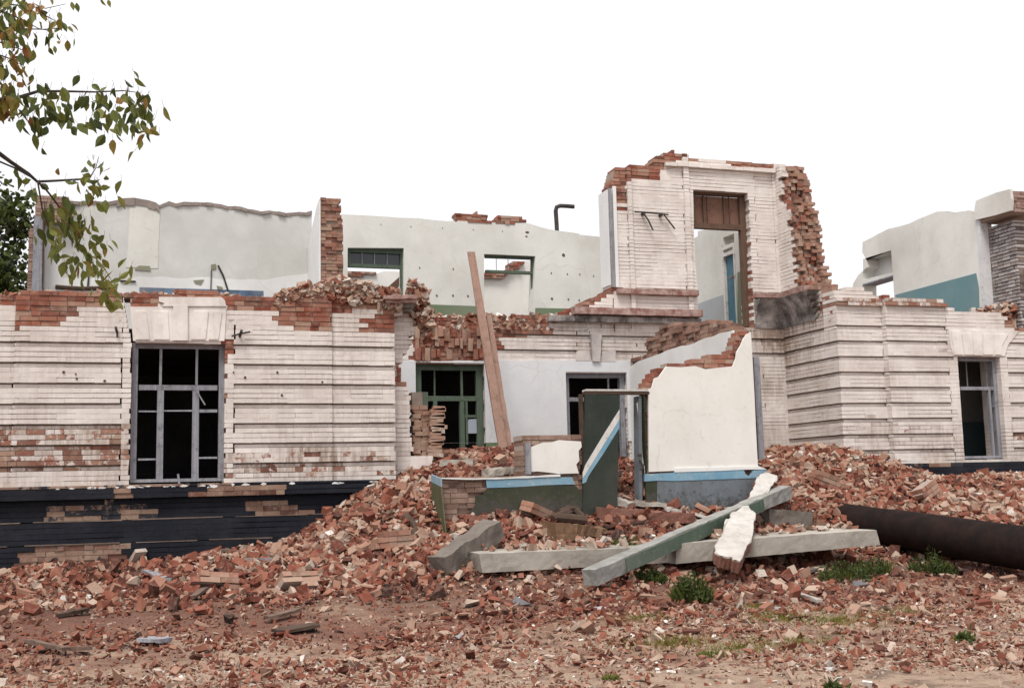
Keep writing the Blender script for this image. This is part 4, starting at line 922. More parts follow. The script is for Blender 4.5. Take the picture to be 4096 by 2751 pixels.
mb = MB(); mb.prism(rough_line(py(YV, E_, [(890, 1196), (915, 1175), (1300, 1155), (1505, 1150), (1552, 1200), (1552, 1460), (780, 1460), (760, 1400), (800, 1330), (840, 1290), (840, 1225), (890, 1215)]), .3, .012), 'y', YV-.004, YV+.024); mb.build('green_paint', M_DGRN, lw)
mb = MB(); mb.prism(rough_line(py(YV, E_, [(620, 1100), (905, 1104), (1250, 1088), (1400, 1080), (1400, 1094), (1250, 1099), (905, 1112), (700, 1112), (612, 1108)]), .15, .008), 'y', YV-.02, YV+.4); mb.build('paint_edge', M_PL, lw)
mb = MB(); mb.prism(rough_line(py(YV, E_, [(1205, 900), (1230, 885), (1290, 868), (1350, 862), (1400, 845), (1450, 850), (1540, 855), (1545, 900), (1525, 920), (1530, 985), (1510, 1010), (1525, 1070), (1400, 1075), (1320, 1065), (1250, 1060), (1190, 1062), (1195, 960)]), .3, .01), 'y', YV-.004, YV+.024); mb.build('plaster_patch', M_PW, lw)
bars('jamb_post', M_WGREY, lw, [(*[q[0] for q in py(YV-.02, E_, [(1150, 0), (1182, 0)])], *[q[1] for q in py(YV-.02, E_, [(1165, 1078), (1165, 870)])])], YV-.03, YV+.02)
# its left end: blue over green
mb = MB(); e0 = pxx(xl0-.02, E_, [(543, 1078), (608, 1106), (608, 1160), (543, 1128)]); mb.prism(e0, 'x', xl0-.026, xl0-.006); mb.build('blue_stripe', M_SB, lw)
mb = MB(); mb.prism(pxx(xl0-.02, E_, [(543, 1130), (608, 1162), (640, 1480), (560, 1480)]), 'x', xl0-.025, xl0-.006); mb.build('green_paint', plaster('mossy_green_paint', (.06, .075, .03), (.10, .085, .05), .4, (.12, .09, .06), 5, .5), lw)
# broken stub of the porch's other side wall, its bricks loosened
st = thing('broken_pier', 'leaning stack of loosened bricks at porch left with a green edge', 'pier')
f, mo = MB(), MB(); yq = .55
for k in range(17):
    (xa, za), (xb, zb2) = py(yq, E_, [(420, 958-k*19.6), (520, 958-k*19.6)])
    zz = za
    for q in (0, 1):
        w0 = xa + q*.14 + random.uniform(-.03, .03); f.box(w0, w0+.132, yq+random.uniform(-.02, .02), yq+.26, zz, zz+.066, (random.choice([0, 0, .3]), random.uniform(.3, 1), 1.0, 1), .008)
for k in range(15):
    (xa, za), (xb, zb2) = py(yq-.15, E_, [(520+k*2+6, 955-k*22), (625+random.uniform(-12, 8), 955-k*22)])
    tl = random.uniform(-.035, .03); cc = (random.choice([0, 0, 0, .45]), random.uniform(.5, 1), 1.0, 1)
    xa += random.uniform(-.03, .03); xb = xa + .27 + random.uniform(-.08, .05)
    f.hexa([(xa, yq-.15, za), (xb, yq-.15, za+tl), (xb, yq-.02, za+tl), (xa, yq-.02, za), (xa, yq-.15, za+.066), (xb, yq-.15, za+.066+tl), (xb, yq-.02, za+.066+tl), (xa, yq-.02, za+.066)], cc)
f.build('brick_core', M_WB, st)
mb = MB(); q = py(yq-.01, E_, [(415, 530), (500, 528), (500, 640), (420, 660)]); mb.prism(q, 'y', yq+.02, yq+.3); mb.build('pier_top', plaster('brown_grey_brick', (.24, .19, .16), (.30, .25, .21), .6, (.12, .09, .08), 6), st)
mb = MB(); q = py(yq, E_, [(486, 528), (520, 530), (520, 640), (490, 640)]); mb.prism(q, 'y', yq+.0, yq+.25); mb.build('green_edge', M_WGRN, st)

# the door, ajar, and its frame
dw = thing('door', 'dark green door with diagonal white and blue stripe in its pale topped frame', 'door')
YD = YV - .03
mb = MB(); mb.prism(py(YD, E_, [(1568, 545), (1800, 548), (1782, 1300), (1772, 1420), (1552, 1420)]), 'y', YD, YD+.05); leaf = mb.build('door_leaf', plaster('dark_green_door_paint', (.018, .025, .019), (.028, .036, .027), .4, (.08, .075, .065), 2.5, .4, .5), dw)
mb = MB(); mb.prism(py(YD-.004, E_, [(1552, 1070), (1570, 1015), (1700, 800), (1798, 645), (1798, 712), (1700, 868), (1570, 1078), (1552, 1105)]), 'y', YD-.004, YD); mb.build('white_stripe', M_WWHT, leaf)
mb = MB(); mb.prism(py(YD-.004, E_, [(1552, 1107), (1570, 1080), (1700, 870), (1798, 714), (1796, 770), (1700, 925), (1590, 1090), (1575, 1130), (1550, 1140)]), 'y', YD-.0038, YD); mb.build('blue_stripe', M_SB, leaf)
fr = dw
mb = MB(); q = rect(YV+.02, E_, (1570, 512, 1985, 545)); mb.box(q[0], q[1], YV-.02, YV+.16, q[2]+.045, q[3], j=.006); mb.build('head_board', M_WWHT, fr)
mb = MB(); mb.box(q[0], q[1]+.02, YV-.015, YV+.15, q[2], q[2]+.04); mb.build('head_rail', M_WDARK, fr)
for name, (x0, x1, ya, yb2), mt, yy in (('jamb_post', (1553, 1567, 540, 1420), M_WDARK, (0, .12)), ('jamb_post', (1960, 1990, 545, 1420), M_DGRN, (-.02, .1))):
    q = rect(YV, E_, (x0, ya, x1, yb2)); mb = MB(); mb.box(q[0], q[1], YV+yy[0], YV+yy[1], q[2], q[3]-.002, j=.002); mb.build(name, mt, fr)
mb = MB(); q0 = atY(E_(1918, 560), YV+.12); q1 = atY(E_(1925, 1400), YV+.12); mb.stick(q0, q1, .05, .2, (0, 1, 0)); mb.build('jamb_post', M_GBL, fr)
mb = MB(); mb.prism(py(YV+.05, E_, [(1912, 600), (1920, 600), (1948, 1000), (1995, 1060), (1990, 1075), (1966, 1075), (1960, 1020), (1925, 700)]), 'y', YV+.05, YV+.06); mb.build('paint_edge', M_WWHT, fr)
mb = MB(); mb.tube([atY(E_(*q), YV-.04) for q in ((1928, 985), (1945, 1000), (1952, 1040), (1935, 1045))], .014, 6); mb.stick(atY(E_(1920, 952), YV-.03), atY(E_(1945, 952), YV-.03), .03, .05); mb.build('handle', M_IRON, fr)

# ================================================================== LONG PIECES OF DEBRIS
def beam(name, mat, a, b2, w, h, label, cat, up=(0, 0, 1), n=8, j=.008, taper=1.0, group=None):
    mb = MB(); mb.stick(a, b2, w, h, up, n=n, j=j, taper=taper); o = mb.build(name, mat); tag(o, label, cat, group)
    bm = bmesh.new(); bm.from_mesh(o.data); bmesh.ops.subdivide_edges(bm, edges=bm.edges[:], cuts=2, use_grid_fill=True)
    for v in bm.verts: v.co += mnoise.noise_vector(v.co*11)*min(.012, w*.06) + mnoise.noise_vector(v.co*31)*min(.006, w*.03)
    bm.to_mesh(o.data); bm.free(); return o
pk = thing('leaning_plank', 'tall leaning timber of two nailed boards in front of the entrance wall', 'plank')
pa, pb = atY(D(1142, 515), 2.55), atY(E_(1030, 965), 1.3)
mb = MB(); mb.stick(pb, pa, .17, .05, (0, 1, 0), n=12, j=.005, taper=.85); mb.build('board', M_WPLANK, pk)
pa2, pb2 = atY(E_(926, 15), 2.45), atY(E_(1070, 965), 1.36)
mb = MB(); mb.stick(pb2, pa2, .12, .05, (0, 1, 0), n=12, j=.009, taper=.8); mb.build('board', M_WPLANK, pk)

def atT(fn, q, dz, y0=-14, y1=3):
    """point of the photo where it meets the ground raised by dz"""
    o = fn(*q); d = ray(o); t0 = (y0-CAM[1])/d[1]; t1 = (y1-CAM[1])/d[1]
    for i in range(400):
        t = t0 + (t1-t0)*i/399; p = CAM + d*t
        if p[2] <= tz(p[0], p[1]) + dz: return p
    return CAM + d*t1
# concrete slabs lying before the porch
def slab(label, q, yl, yr_, depth, mat):
    (tl, tr, br, bl_) = [atY(Mz(*k), yy) for k, yy in zip(q, (yl, yr_, yr_, yl))]
    mb = MB(); n = 9
    for i in range(n):
        t0, t1 = i/n, (i+1)/n
        F = lambda u, v, t: tuple(np.array(u)*(1-t) + np.array(v)*t)
        a0, a1 = F(tl, tr, t0), F(tl, tr, t1); b0, b1 = F(bl_, br, t0), F(bl_, br, t1)
        jz = lambda p, k: (p[0], p[1]+k, p[2])
        e = [0 if i in (0,) else 0, 0]
        mb.hexa([b0, b1, jz(b1, depth), jz(b0, depth), a0, a1, jz(a1, depth), jz(a0, depth)], skip=(() if n == 1 else ((3,) if i == 0 else (5,) if i == n-1 else (3, 5))))
    o = mb.build('concrete_slab', mat); bm = bmesh.new(); bm.from_mesh(o.data); bmesh.ops.remove_doubles(bm, verts=bm.verts, dist=.001)
    bmesh.ops.subdivide_edges(bm, edges=bm.edges[:], cuts=3, use_grid_fill=True)
    for v in bm.verts: v.co += mnoise.noise_vector(v.co*5)*.005 + mnoise.noise_vector(v.co*21)*.005
    bm.to_mesh(o.data); bm.free(); tag(o, label, 'slab'); return o
s1 = slab('long pale concrete slab lying across the rubble under the green beam', [(862, 672), (2335, 615), (2335, 720), (885, 800)], -3.75, -3.35, 1.1, M_CON)
nn = zc(2696, 1811, K)
def slabN(label, q, yl, yr_, depth, mat):
    return slab(label, [((nn(*k)[0]-1400)/K, (nn(*k)[1]-1811)/K) for k in q], yl, yr_, depth, mat)
s2 = slabN('short pale concrete slab propped beyond the white chunk, right end lifted', [(20, 605), (1350, 512), (1375, 612), (10, 740)], -3.7, -3.9, .9, M_CON)
# green and grey post across everything
ga, gb = atY(Mz(1600, 830), -4.6), atY(N(745, 258), -1.9)
gpo = beam('fallen_post', plaster('weathered_concrete_post', (.30, .295, .275), (.20, .195, .18), .6, (.09, .095, .08), 5, .4, bmp=.6), ga, gb, .21, .20, 'long grey green square post fallen diagonally over the slabs', 'beam', n=14, j=.006)
gp2 = MB(); gd = Vector(gb-ga).normalized(); sx = gd.cross(Vector((0, 0, 1))).normalized(); dn = sx.cross(gd).normalized()
va, vb_ = Vector(ga), Vector(gb); L_ = (vb_-va).length
p0 = va + gd*L_*.12 + sx*.116; p1 = va + gd*L_*.82 + sx*.116
gp2.stick(p0 - dn*.005, p1 - dn*.005, .012, .17, tuple(dn), n=10, j=.002)
gpo2 = gp2.build('green_side', plaster('flaked_green_paint', (.05, .085, .055), (.065, .098, .07), .5, (.24, .25, .23), 14, .3, .6), gpo)
# white plastered chunks of wall
def chunk_slab(label, q, yy, th, mat_face):
    """broken piece of wall: white plaster skin over brick"""
    r_ = thing('wall_chunk', label, 'rubble chunk')
    pts = [atY(N(*k), y_) for k, y_ in zip(q, yy)]
    c_ = np.mean(pts, 0); nrm = np.linalg.svd(np.array(pts)-c_)[2][2]
    if nrm @ (CAM-c_) < 0: nrm = -nrm
    nrm = nrm/np.linalg.norm(nrm)
    pts = [CAM + (p-CAM)*(((c_-CAM) @ nrm)/((p-CAM) @ nrm)) for p in pts]
    for _ in (0, 1): pts = [q for a, b3 in zip(pts, pts[1:]+pts[:1]) for q in (a, (a+b3)/2 + rng.uniform(-.014, .014, 3)*(1 if np.linalg.norm(b3-a) > .08 else .2))]
    def pr_(d0, d1, name, mt, sc_=1.0):
        mb = MB(); n = len(pts); base = [(p-c_)*sc_ + c_ for p in pts]
        mb.v.extend(tuple(p + nrm*d0) for p in base); mb.v.extend(tuple(p + nrm*d1 + rng.uniform(-.012, .012, 3)) for p in base)
        mb.face(list(range(n))); mb.face(list(range(n, 2*n))[::-1])
        for i in range(n): mb.face([i, (i+1) % n, n+(i+1) % n, n+i])
        return mb.build(name, mt, r_)
    pr_(0.0, -.02, 'plaster_face', mat_face); pr_(-.021, -th, 'brick_core', M_RED, 1.015)
    return r_
chunk_slab('jagged white plastered wall fragment lying on top of the fallen post', [(455, 355), (500, 350), (512, 380), (545, 400), (530, 470), (522, 560), (480, 640), (440, 718), (400, 710), (385, 690), (320, 685), (275, 655), (270, 620), (310, 560), (330, 500), (345, 440), (380, 425), (385, 395), (430, 380)], [-2.9-(k-355)/363*1.75 for k in (355, 350, 380, 400, 470, 560, 640, 718, 710, 690, 685, 655, 620, 560, 500, 440, 425, 395, 380)], .17, M_PCH)
chunk_slab('white plastered wall fragment propped behind the fallen post against porch wall', [(610, 128), (688, 150), (680, 190), (640, 240), (618, 275), (500, 330), (498, 300), (530, 240), (545, 185), (580, 140)], [-1.8, -1.8, -1.9, -2.1, -2.2, -2.4, -2.35, -2.1, -1.95, -1.85], .14, M_PCH)
beam('concrete_post', M_CON2, atT(Mz, (590, 760), .12), atT(Mz, (965, 505), .28), .28, .26, 'rough grey brown concrete stump leaning on rubble left of slab', 'post', n=9, j=.022)
beam('lintel_beam', M_RED, atT(Mz, (1640, 400), .08)+np.array([0, .0, .0]), atT(Mz, (2290, 440), .12), .22, .17, 'red brown brick lintel lying in front of the doorway', 'lintel', n=12, j=.015)
beam('concrete_lump', M_CON2, atT(N, (600, 430), .1), atT(N, (890, 455), .1), .30, .28, 'grey concrete lump under the far end of fallen post', 'rubble chunk', n=4, j=.012)
beam('concrete_lump', M_CON, atT(Mz, (880, 70), .05) if False else atY(E_(900, 1072), -.9), atY(E_(1150, 1045), -.9), .35, .12, 'thin pale slab piece lying behind the low porch wall', 'rubble chunk', n=5, j=.02)
lg = MB(); la, lb = atT(Mz, (1330, 550), .10), atT(Mz, (1690, 520), .05)
lg.stick(la+np.array([0, 0, .04]), lb, .42, .30, n=12, j=.028, taper=.3); lg.stick(la+np.array([.1, -.16, -.02]), lb+np.array([-.25, -.1, .02]), .12, .10, n=8, j=.02, taper=.4)
tag(lg.build('split_log', M_WLOG), 'split orange brown log lying in the rubble before the low wall', 'log')
rt = MB()
for q in ([(370, 420), (395, 450), (430, 480), (440, 510), (400, 540), (340, 560), (260, 590), (180, 605)], [(300, 575), (380, 585), (420, 560), (440, 520)], [(180, 605), (230, 575), (300, 565)]):
    rt.tube([atT(Mz, k, .07) for k in q], [.05 + .02*math.sin(i*1.7) for i in range(len(q))], 8)
tag(rt.build('charred_root', M_WDARK), 'dark twisted rotten timber on the left rubble mound', 'timber')
rt = MB()
for q in ([(1350, 440), (1450, 400), (1500, 380), (1560, 430)], [(1360, 430), (1480, 440), (1580, 450)], [(1400, 400), (1470, 375), (1530, 400)]): rt.tube([atT(Mz, k, .12) for k in q], [.06, .08, .07, .05][:len(q)], 8)
tag(rt.build('charred_root', M_WDARK), 'dark brown rotten wood heap at the foot of the green door', 'timber')

# the big pipe
bpipe = thing('steel_pipe', 'thick dark rusty steel pipe lying at right, half buried in brick', 'pipe')
qa, qb = atD(N(780, 398), 19.9), atD(N(2700, 690), 14.6)
pv = lambda t: qa + (qb-qa)*t
mb = MB(); mb.tube([pv(0), pv(.44)], .285, 28); mb.build('pipe_length', M_PIPE, bpipe, True)
mb = MB(); mb.tube([pv(.43), pv(.432), pv(1)], [.298, .298, .298], 28); mb.build('pipe_length', M_PIPE, bpipe, True)

# planks and splinters in the rubble
for i, (z_, q0, q1, w_, lab) in enumerate((
    (C, (1490, 645), (1850, 690), .12, 'thin grey board on the rubble below the navy plinth'),
    (C, (1600, 715), (1830, 708), .09, 'short thin board just below another at the plinth foot'),
    (C, (1700, 835), (1980, 795), .14, 'dark flat board on the slope left of the rotten timber'),
    (C, (1780, 1100), (1990, 1045), .10, 'narrow brown board tilted on the middle of left rubble slope'),
    (C, (1830, 1190), (2110, 1145), .22, 'broad dark broken plank on the lower left rubble'),
    (C, (950, 1240), (1110, 1245), .15, 'short grey weathered board at lower left'),
    (C, (470, 1305), (600, 1300), .06, 'small reddish lath in the left foreground'),
    (C, (180, 1250), (440, 1305), .07, 'thin pale lath in the far left foreground'),
    (C, (380, 1085), (590, 1040), .09, 'dark splintered stick in the left rubble'),
    (C, (970, 780), (1110, 850), .12, 'grey board end sticking up below the plinth'),
    (C, (1290, 960), (1420, 860), .08, 'thin stick pointing up the left rubble slope'),
    (C, (2140, 680), (2330, 560), .10, 'brown board lying up the slope near the porch corner'),
    (C, (2180, 690), (2335, 600), .08, 'second brown board beside the one near porch corner'),
    (Mz, (560, 570), (690, 530), .10, 'dark stick left of the concrete stump'),
    (Mz, (1700, 495), (1960, 455), .10, 'thin dark lath beneath the red brown lintel'),
    (N, (850, 800), (990, 755), .12, 'grey board under the lifted end of the short slab'),
    (N, (820, 935), (970, 985), .07, 'pale flat lath below the green weeds'),
    (N, (2010, 690), (2035, 610), .10, 'upright wooden stake in front of the steel pipe'))):
    pa, pb = atT(z_, q0, .05), atT(z_, q1, .07)
    if i == 17: pb = pa + np.array([.02, 0, .3])
    beam('loose_board', [M_WSPL, M_WGREY, M_WDARK, M_WSPL, M_WDARK, M_WGREY, M_WSPL, M_WSPL, M_WDARK, M_WGREY, M_WSPL, M_WSPL, M_WSPL, M_WDARK, M_WDARK, M_CON2, M_CON, M_WBROWN][i], pa, pb, w_, .035, lab, 'board', n=4, j=.006, group='boards lying in the rubble')
for z_, q0, q1, w_, h_, mt, lab in (
    (E_, (1890, 1270), (2090, 1285), .30, .07, M_CON, 'pale broken slab in the doorway right of the green door'),
    (E_, (2090, 1300), (2200, 1330), .22, .06, M_PCH, 'small pale slab piece at the foot of the grey blue dado'),
    (E_, (1780, 1250), (1870, 1290), .16, .10, M_CON, 'pale lump wedged beside the door leaf'),
    (E_, (610, 1005), (830, 1000), .30, .10, M_CON, 'pale slab edge on the rubble behind the porch corner'),
    (E_, (800, 1050), (1120, 1010), .22, .09, M_RED, 'reddish brick lintel piece behind the low porch wall'),
    (Mz, (800, 440), (920, 450), .14, .12, M_RED, 'red brick block against the low porch wall'),
    (Mz, (680, 570), (760, 560), .13, .09, M_PCH, 'pale brick beside the concrete stump')):
    beam('masonry_block', mt, atT(z_, q0, .06), atT(z_, q1, .06), w_, h_, lab, 'rubble chunk', n=5, j=.016)
# white strip by the lintel, tin scraps
beam('loose_board', M_WWHT, atT(N, (115, 400), .10), atT(N, (250, 440), .12), .09, .04, 'white painted lath between the red lintel and fallen post', 'board', n=3, j=.004, group='boards lying in the rubble')
for z_, q, s_, lab in ((Mz, [(1080, 990), (1100, 950), (1210, 1010), (1190, 1030), (1110, 1062)], 0, 'bent grey tin sheet in the centre foreground'), (N, [(1212, 850), (1300, 870), (1325, 890), (1280, 905), (1215, 890)], 0, 'pale bluish scrap of sheet below the weeds'),
    (Mz, [(690, 1215), (760, 1200), (775, 1215), (720, 1235)], 0, 'small grey tin scrap in front of the tin sheet'), (Mz, [(1620, 1030), (1690, 1020), (1705, 1030), (1640, 1045)], 0, 'white flat sliver right of the tin sheet'), (N, [(1895, 660), (1990, 665), (1990, 700), (1900, 690)], 0, 'pale concrete offcut beside the wooden stake'),
    (N, [(635, 985), (710, 980), (720, 1005), (650, 1000)], 0, 'curved grey tin scrap, upper of two'), (N, [(630, 1020), (720, 1025), (745, 1040), (650, 1040)], 0, 'flat grey tin scrap, lower of two'), (N, [(1010, 1430), (1050, 1420), (1100, 1440), (1040, 1450)], 0, 'white plaster flake in the right foreground')):
    c_ = atT(z_, tuple(np.mean(q, 0)), .03); dd = float((c_-CAM) @ -CB[:, 2])
    mb = MB(); n = len(q); v = [atD(z_(*k), dd) + np.array([0, random.uniform(-.05, .05), 0]) for k in q]
    mb.v.extend(map(tuple, v)); mb.v.extend(tuple(p + np.array([0.005, .05, -.012])) for p in v)
    mb.face(list(range(n))); mb.face(list(range(n, 2*n))[::-1])
    for i in range(n): mb.face([i, (i+1) % n, n+(i+1) % n, n+i])
    tag(mb.build('tin_scrap', M_ZINC if 'tin' in lab else (M_ZINC if 'bluish' in lab else M_PL)), lab, 'scrap', 'scraps lying on the ground')

# ================================================================== RUBBLE
def chunks(n, size, var=.2, brickish=.5):
    """n broken lumps as boxes knocked out of shape"""
    d = np.where(rng.random((n, 1)) < brickish, np.array([[1.25, .72, .42]]), np.array([[1.0, .8, .55]]))*size[:, None]
    d = d*rng.uniform(.65, 1.3, (n, 3))
    s = np.array([(-1,-1,-1),(1,-1,-1),(1,1,-1),(-1,1,-1),(-1,-1,1),(1,-1,1),(1,1,1),(-1,1,1)])*.5
    v = s[None]*d[:, None, :]
    v = v*(1 + rng.uniform(-var, var, (n, 8, 3)))
    knock = rng.random((n, 8, 1)) < .24                      # corners broken off
    return v*np.where(knock, rng.uniform(.4, .8, (n, 8, 1)), 1.0)
def rot(n, tilt):
    q = rng.normal(size=(n, 4)); q[:, 1:3] *= tilt; q[:, 0] *= 1.0
    q /= np.linalg.norm(q, axis=1)[:, None]; w, x, y, z = q.T
    return np.stack([np.stack([1-2*(y*y+z*z), 2*(x*y-z*w), 2*(x*z+y*w)], -1), np.stack([2*(x*y+z*w), 1-2*(x*x+z*z), 2*(y*z-x*w)], -1), np.stack([2*(x*z-y*w), 2*(y*z+x*w), 1-2*(x*x+y*y)], -1)], 1)
FQ = np.array([(0,3,2,1),(4,5,6,7),(0,1,5,4),(1,2,6,5),(2,3,7,6),(3,0,4,7)])
def rubble_mesh(name, pos, size, tilt=.6, tone=None, brickish=.45, var=.27, flat=None):
    n = len(pos); v = chunks(n, size, var, brickish); R = rot(n, tilt)
    if flat is not None: v[..., 2] *= flat[:, None]; v[..., 0] *= (1.6 - .6*flat)[:, None]
    v = np.einsum('nij,nkj->nki', R, v) + pos[:, None, :]
    f_ = (np.arange(n)[:, None, None]*8 + FQ[None]).reshape(-1, 4)
    me = bpy.data.meshes.new(name)
    me.vertices.add(n*8); me.vertices.foreach_set('co', v.ravel())
    me.loops.add(n*24); me.loops.foreach_set('vertex_index', f_.ravel())
    me.polygons.add(n*6); me.polygons.foreach_set('loop_start', np.arange(n*6)*4)
    me.polygons.foreach_set('use_smooth', np.zeros(n*6, bool)); me.update(calc_edges=True); me.validate()
    tone = rng.beta(2.0, 2.2, n) if tone is None else tone
    c = np.zeros((n, 6, 4), np.float32); c[..., 1] = np.clip(tone[:, None] + rng.uniform(-.05, .05, (n, 6)), 0, 1); c[..., 3] = 1
    at = me.attributes.new('col', 'FLOAT_COLOR', 'FACE'); at.data.foreach_set('color', c.ravel())
    me.materials.append(M_RUB)
    o = bpy.data.objects.new(name, me); COL.objects.link(o); return o
nf = lambda x, y, s, o=0: np.array([mnoise.noise(Vector((a*s+o, b_*s, 3.1+o))) for a, b_ in zip(x, y)])
def in_walls(x, y):
    return ((y > -.12) & (x < xr0)) | ((y > YV-.02) & (y < YV+.4) & (x > xl0) & (x < xR) & ~((x > xl1) & (x < xL))) | (y > YC-.05) | ((y > YR-.2) & (x > XRET)) | ((x > XS-.02) & (x < XS+.35) & (y > YV))
def scatter(n, x0, x1, y0, y1):
    x = rng.uniform(x0, x1, n); y = rng.uniform(y0, y1, n); k = ~in_walls(x, y); return x[k], y[k]
allp, alls, allt = [], [], []
def add(x, y, s, sink=.15, tone=None):
    z = terr(x, y) + s*(.35 - sink) ; allp.append(np.stack([x, y, z], 1)); alls.append(s)
    allt.append(rng.beta(2.0, 2.0, len(x)) if tone is None else tone)
# heaps near the walls: big lumps, tightly packed
x, y = scatter(80000, -4, 18.5, -4.6, 3.0); z = terr(x, y); k = rng.random(len(x)) < np.clip((z-.22)*2.0, 0.05, 1); x, y = x[k], y[k]
s = np.clip(rng.lognormal(math.log(.046), .55, len(x)), .018, .24); add(x, y, s, tone=rng.beta(2.3, 2.0, len(x)))
# right mound, bigger half bricks, paler
x, y = scatter(4200, 10.2, 18.5, -2.6, 3.0); s = rng.uniform(.07, .16, len(x)); add(x, y, s, .0, rng.beta(3.6, 1.7, len(x)))
x, y = scatter(2400, 1.2, 5.2, -3.6, 2.9); s = rng.uniform(.06, .14, len(x)); add(x, y, s, .0, rng.beta(3.6, 1.9, len(x)))
# middle ground
x, y = scatter(42000, -6, 17, -9.5, -1.5); k = rng.random(len(x)) < np.clip(.5 + 1.6*nf(x, y, .45), .06, 1)*np.clip((y+9.6)/6, .05, 1); x, y = x[k], y[k]
s = np.clip(rng.lognormal(math.log(.040), .6, len(x)), .012, .18)*np.clip(1+(y+4)*.11, .5, 1); add(x, y, s, .1)
# foreground: flakes and crumbs
x, y = scatter(60000, -3.5, 9, -13.2, -5.5); k = rng.random(len(x)) < np.clip(.30 + 1.5*nf(x, y, .8, 7), .03, 1); x, y = x[k], y[k]
s = np.clip(rng.lognormal(math.log(.021), .55, len(x)), .007, .085); add(x, y, s, .05, rng.beta(2.4, 1.7, len(x)))
x, y = scatter(34000, -6, 16, -9.5, -1); k = rng.random(len(x)) < .75; x, y = x[k], y[k]
s = np.clip(rng.lognormal(math.log(.02), .5, len(x)), .008, .06); add(x, y, s, .15, rng.beta(2.0, 1.8, len(x)))
# pale gravel and flakes trodden into the dust nearest the road
x, y = scatter(26000, -3.5, 9, -13, -7.2); k = rng.random(len(x)) < np.clip(.5 + 1.2*nf(x, y, .9, 3), .12, 1); x, y = x[k], y[k]
s = np.clip(rng.lognormal(math.log(.02), .55, len(x)), .008, .07); add(x, y, s, .25, rng.beta(3.4, 1.3, len(x)))
pos = np.concatenate(allp); siz = np.concatenate(alls); ton = np.concatenate(allt)
ton = np.clip(ton + .20*nf(pos[:, 0], pos[:, 1], .8, 4) + .12*nf(pos[:, 0], pos[:, 1], 2.6, 9) + .10*np.clip((-pos[:, 1]-6)/2.5, 0, 1), 0, 1)
ton = np.where((ton > .9) & (rng.random(len(ton)) < .8), rng.uniform(.62, .88, len(ton)), ton)
fl = np.clip(1.0 - .55*np.clip((-pos[:, 1]-4.0)/3.5, 0, 1)*rng.uniform(.4, 1.3, len(pos)), .3, 1)
rub = rubble_mesh('rubble', pos, siz, .5, ton, flat=fl)
tag(rub, 'broken brick rubble heaped before the walls and spread over the ground', 'rubble', kind='stuff')

# loose bricks on the wall heads
def heap(label, spots, n, smin, smax):
    P_, S_ = [], []
    for (x0, x1, y0, y1, f_) in spots:
        m_ = n; x = rng.uniform(x0, x1, m_); y = rng.uniform(y0, y1, m_); s = rng.uniform(smin, smax, m_)
        z = np.array([f_(a) for a in x])*1.0; z = z - np.abs(rng.normal(0, .06, m_)); P_.append(np.stack([x, y, z], 1)); S_.append(s)
    o = rubble_mesh('rubble', np.concatenate(P_), np.concatenate(S_), .5, rng.beta(4.6, 1.5, sum(map(len, S_)))); tag(o, label, 'rubble', kind='stuff'); return o
def profile(y, fn, pts):
    q = py(y, fn, pts); xs = [k[0] for k in q]; zs = [k[1] for k in q]; return lambda a: np.interp(a, xs, zs)
zw = lambda q: py(.25, A, [q])[0]
prof1 = profile(.3, A, [(-900, 962), (0, 962), (300, 940), (900, 955), (1300, 945), (1500, 958), (1780, 985), (1900, 960), (1990, 930), (2130, 915), (2335, 880)])
prof2 = profile(.3, D, [(180, 715), (240, 708), (450, 740), (520, 765), (620, 790), (780, 800)])
prof3 = profile(.3, D, [(725, 720), (745, 700), (765, 715), (800, 745), (850, 770), (890, 795), (880, 830), (850, 900)])
xa_, xb_ = zw((-900, 960))[0], py(.3, D, [(180, 700)])[0][0]
xm = zw((1850, 960))[0]
heap('loose broken bricks along the top of the left wall', [(xa_, xm, .05, .5, lambda a: prof1(a)-.025)], 620, .03, .085)
sp = []
for dz in (0, .08): sp.append((xm, xb_, .02, .5, lambda a, d=dz: max(4.05, prof1(a)-d)))
for dz in (0, .08, .16, .24): sp.append((xb_, py(.3, D, [(640, 790)])[0][0], .02, .55, lambda a, d=dz: prof2(a)-d))
heap('heap of pale broken bricks on the right end of the left wall', sp, 420, .05, .15)
x3 = [py(.3, D, [q])[0][0] for q in ((730, 720), (880, 800))]
heap('crumbling lump of brick leaning out above the dirty cornice stub', [(x3[0]+.02, x3[1]-.02, .2, .6, lambda a, d=dz: prof3(a)-d*(1.0)) for dz in (0, .12, .24, .36, .5)] , 70, .06, .15)
prof4 = profile(YC+.2, D, [(745, 930), (850, 935), (1000, 945), (1190, 938), (1300, 945), (1670, 940)])
x4 = [py(YC+.2, D, [q])[0][0] for q in ((750, 930), (1670, 940))]
heap('broken bricks along the torn top of the low entrance wall', [(x4[0], x4[1], YC, YC+.42, lambda a, d=dz: prof4(a)-d) for dz in (0, .1, .2)], 260, .04, .14)
prof5 = profile(YC+.6, H, [(1900, 985), (2000, 975), (2100, 950), (2210, 935), (2300, 920)])
x5 = [py(2.0, H, [q])[0][0] for q in ((1880, 990), (2400, 950))]
prof5 = profile(2.0, H, [(1880, 990), (1960, 975), (2050, 965), (2130, 950), (2206, 935), (2400, 920)])
heap('broken bricks heaped behind the top of the right wing wall', [(x5[0], x5[1], 1.7, 2.3, lambda a, d=dz: prof5(a)-d) for dz in (0, .12, .24, .36)], 110, .06, .18)
heap('broken bricks lying on top of the concrete slabs', [(4.2, 9.9, -3.45, -2.95, lambda a: np.interp(a, (4, 7, 10), (.80, .82, .90)))], 170, .04, .13)
prof6 = profile(-1.2, E_, [(1785, 900), (1830, 880), (1905, 905), (1915, 1200)])
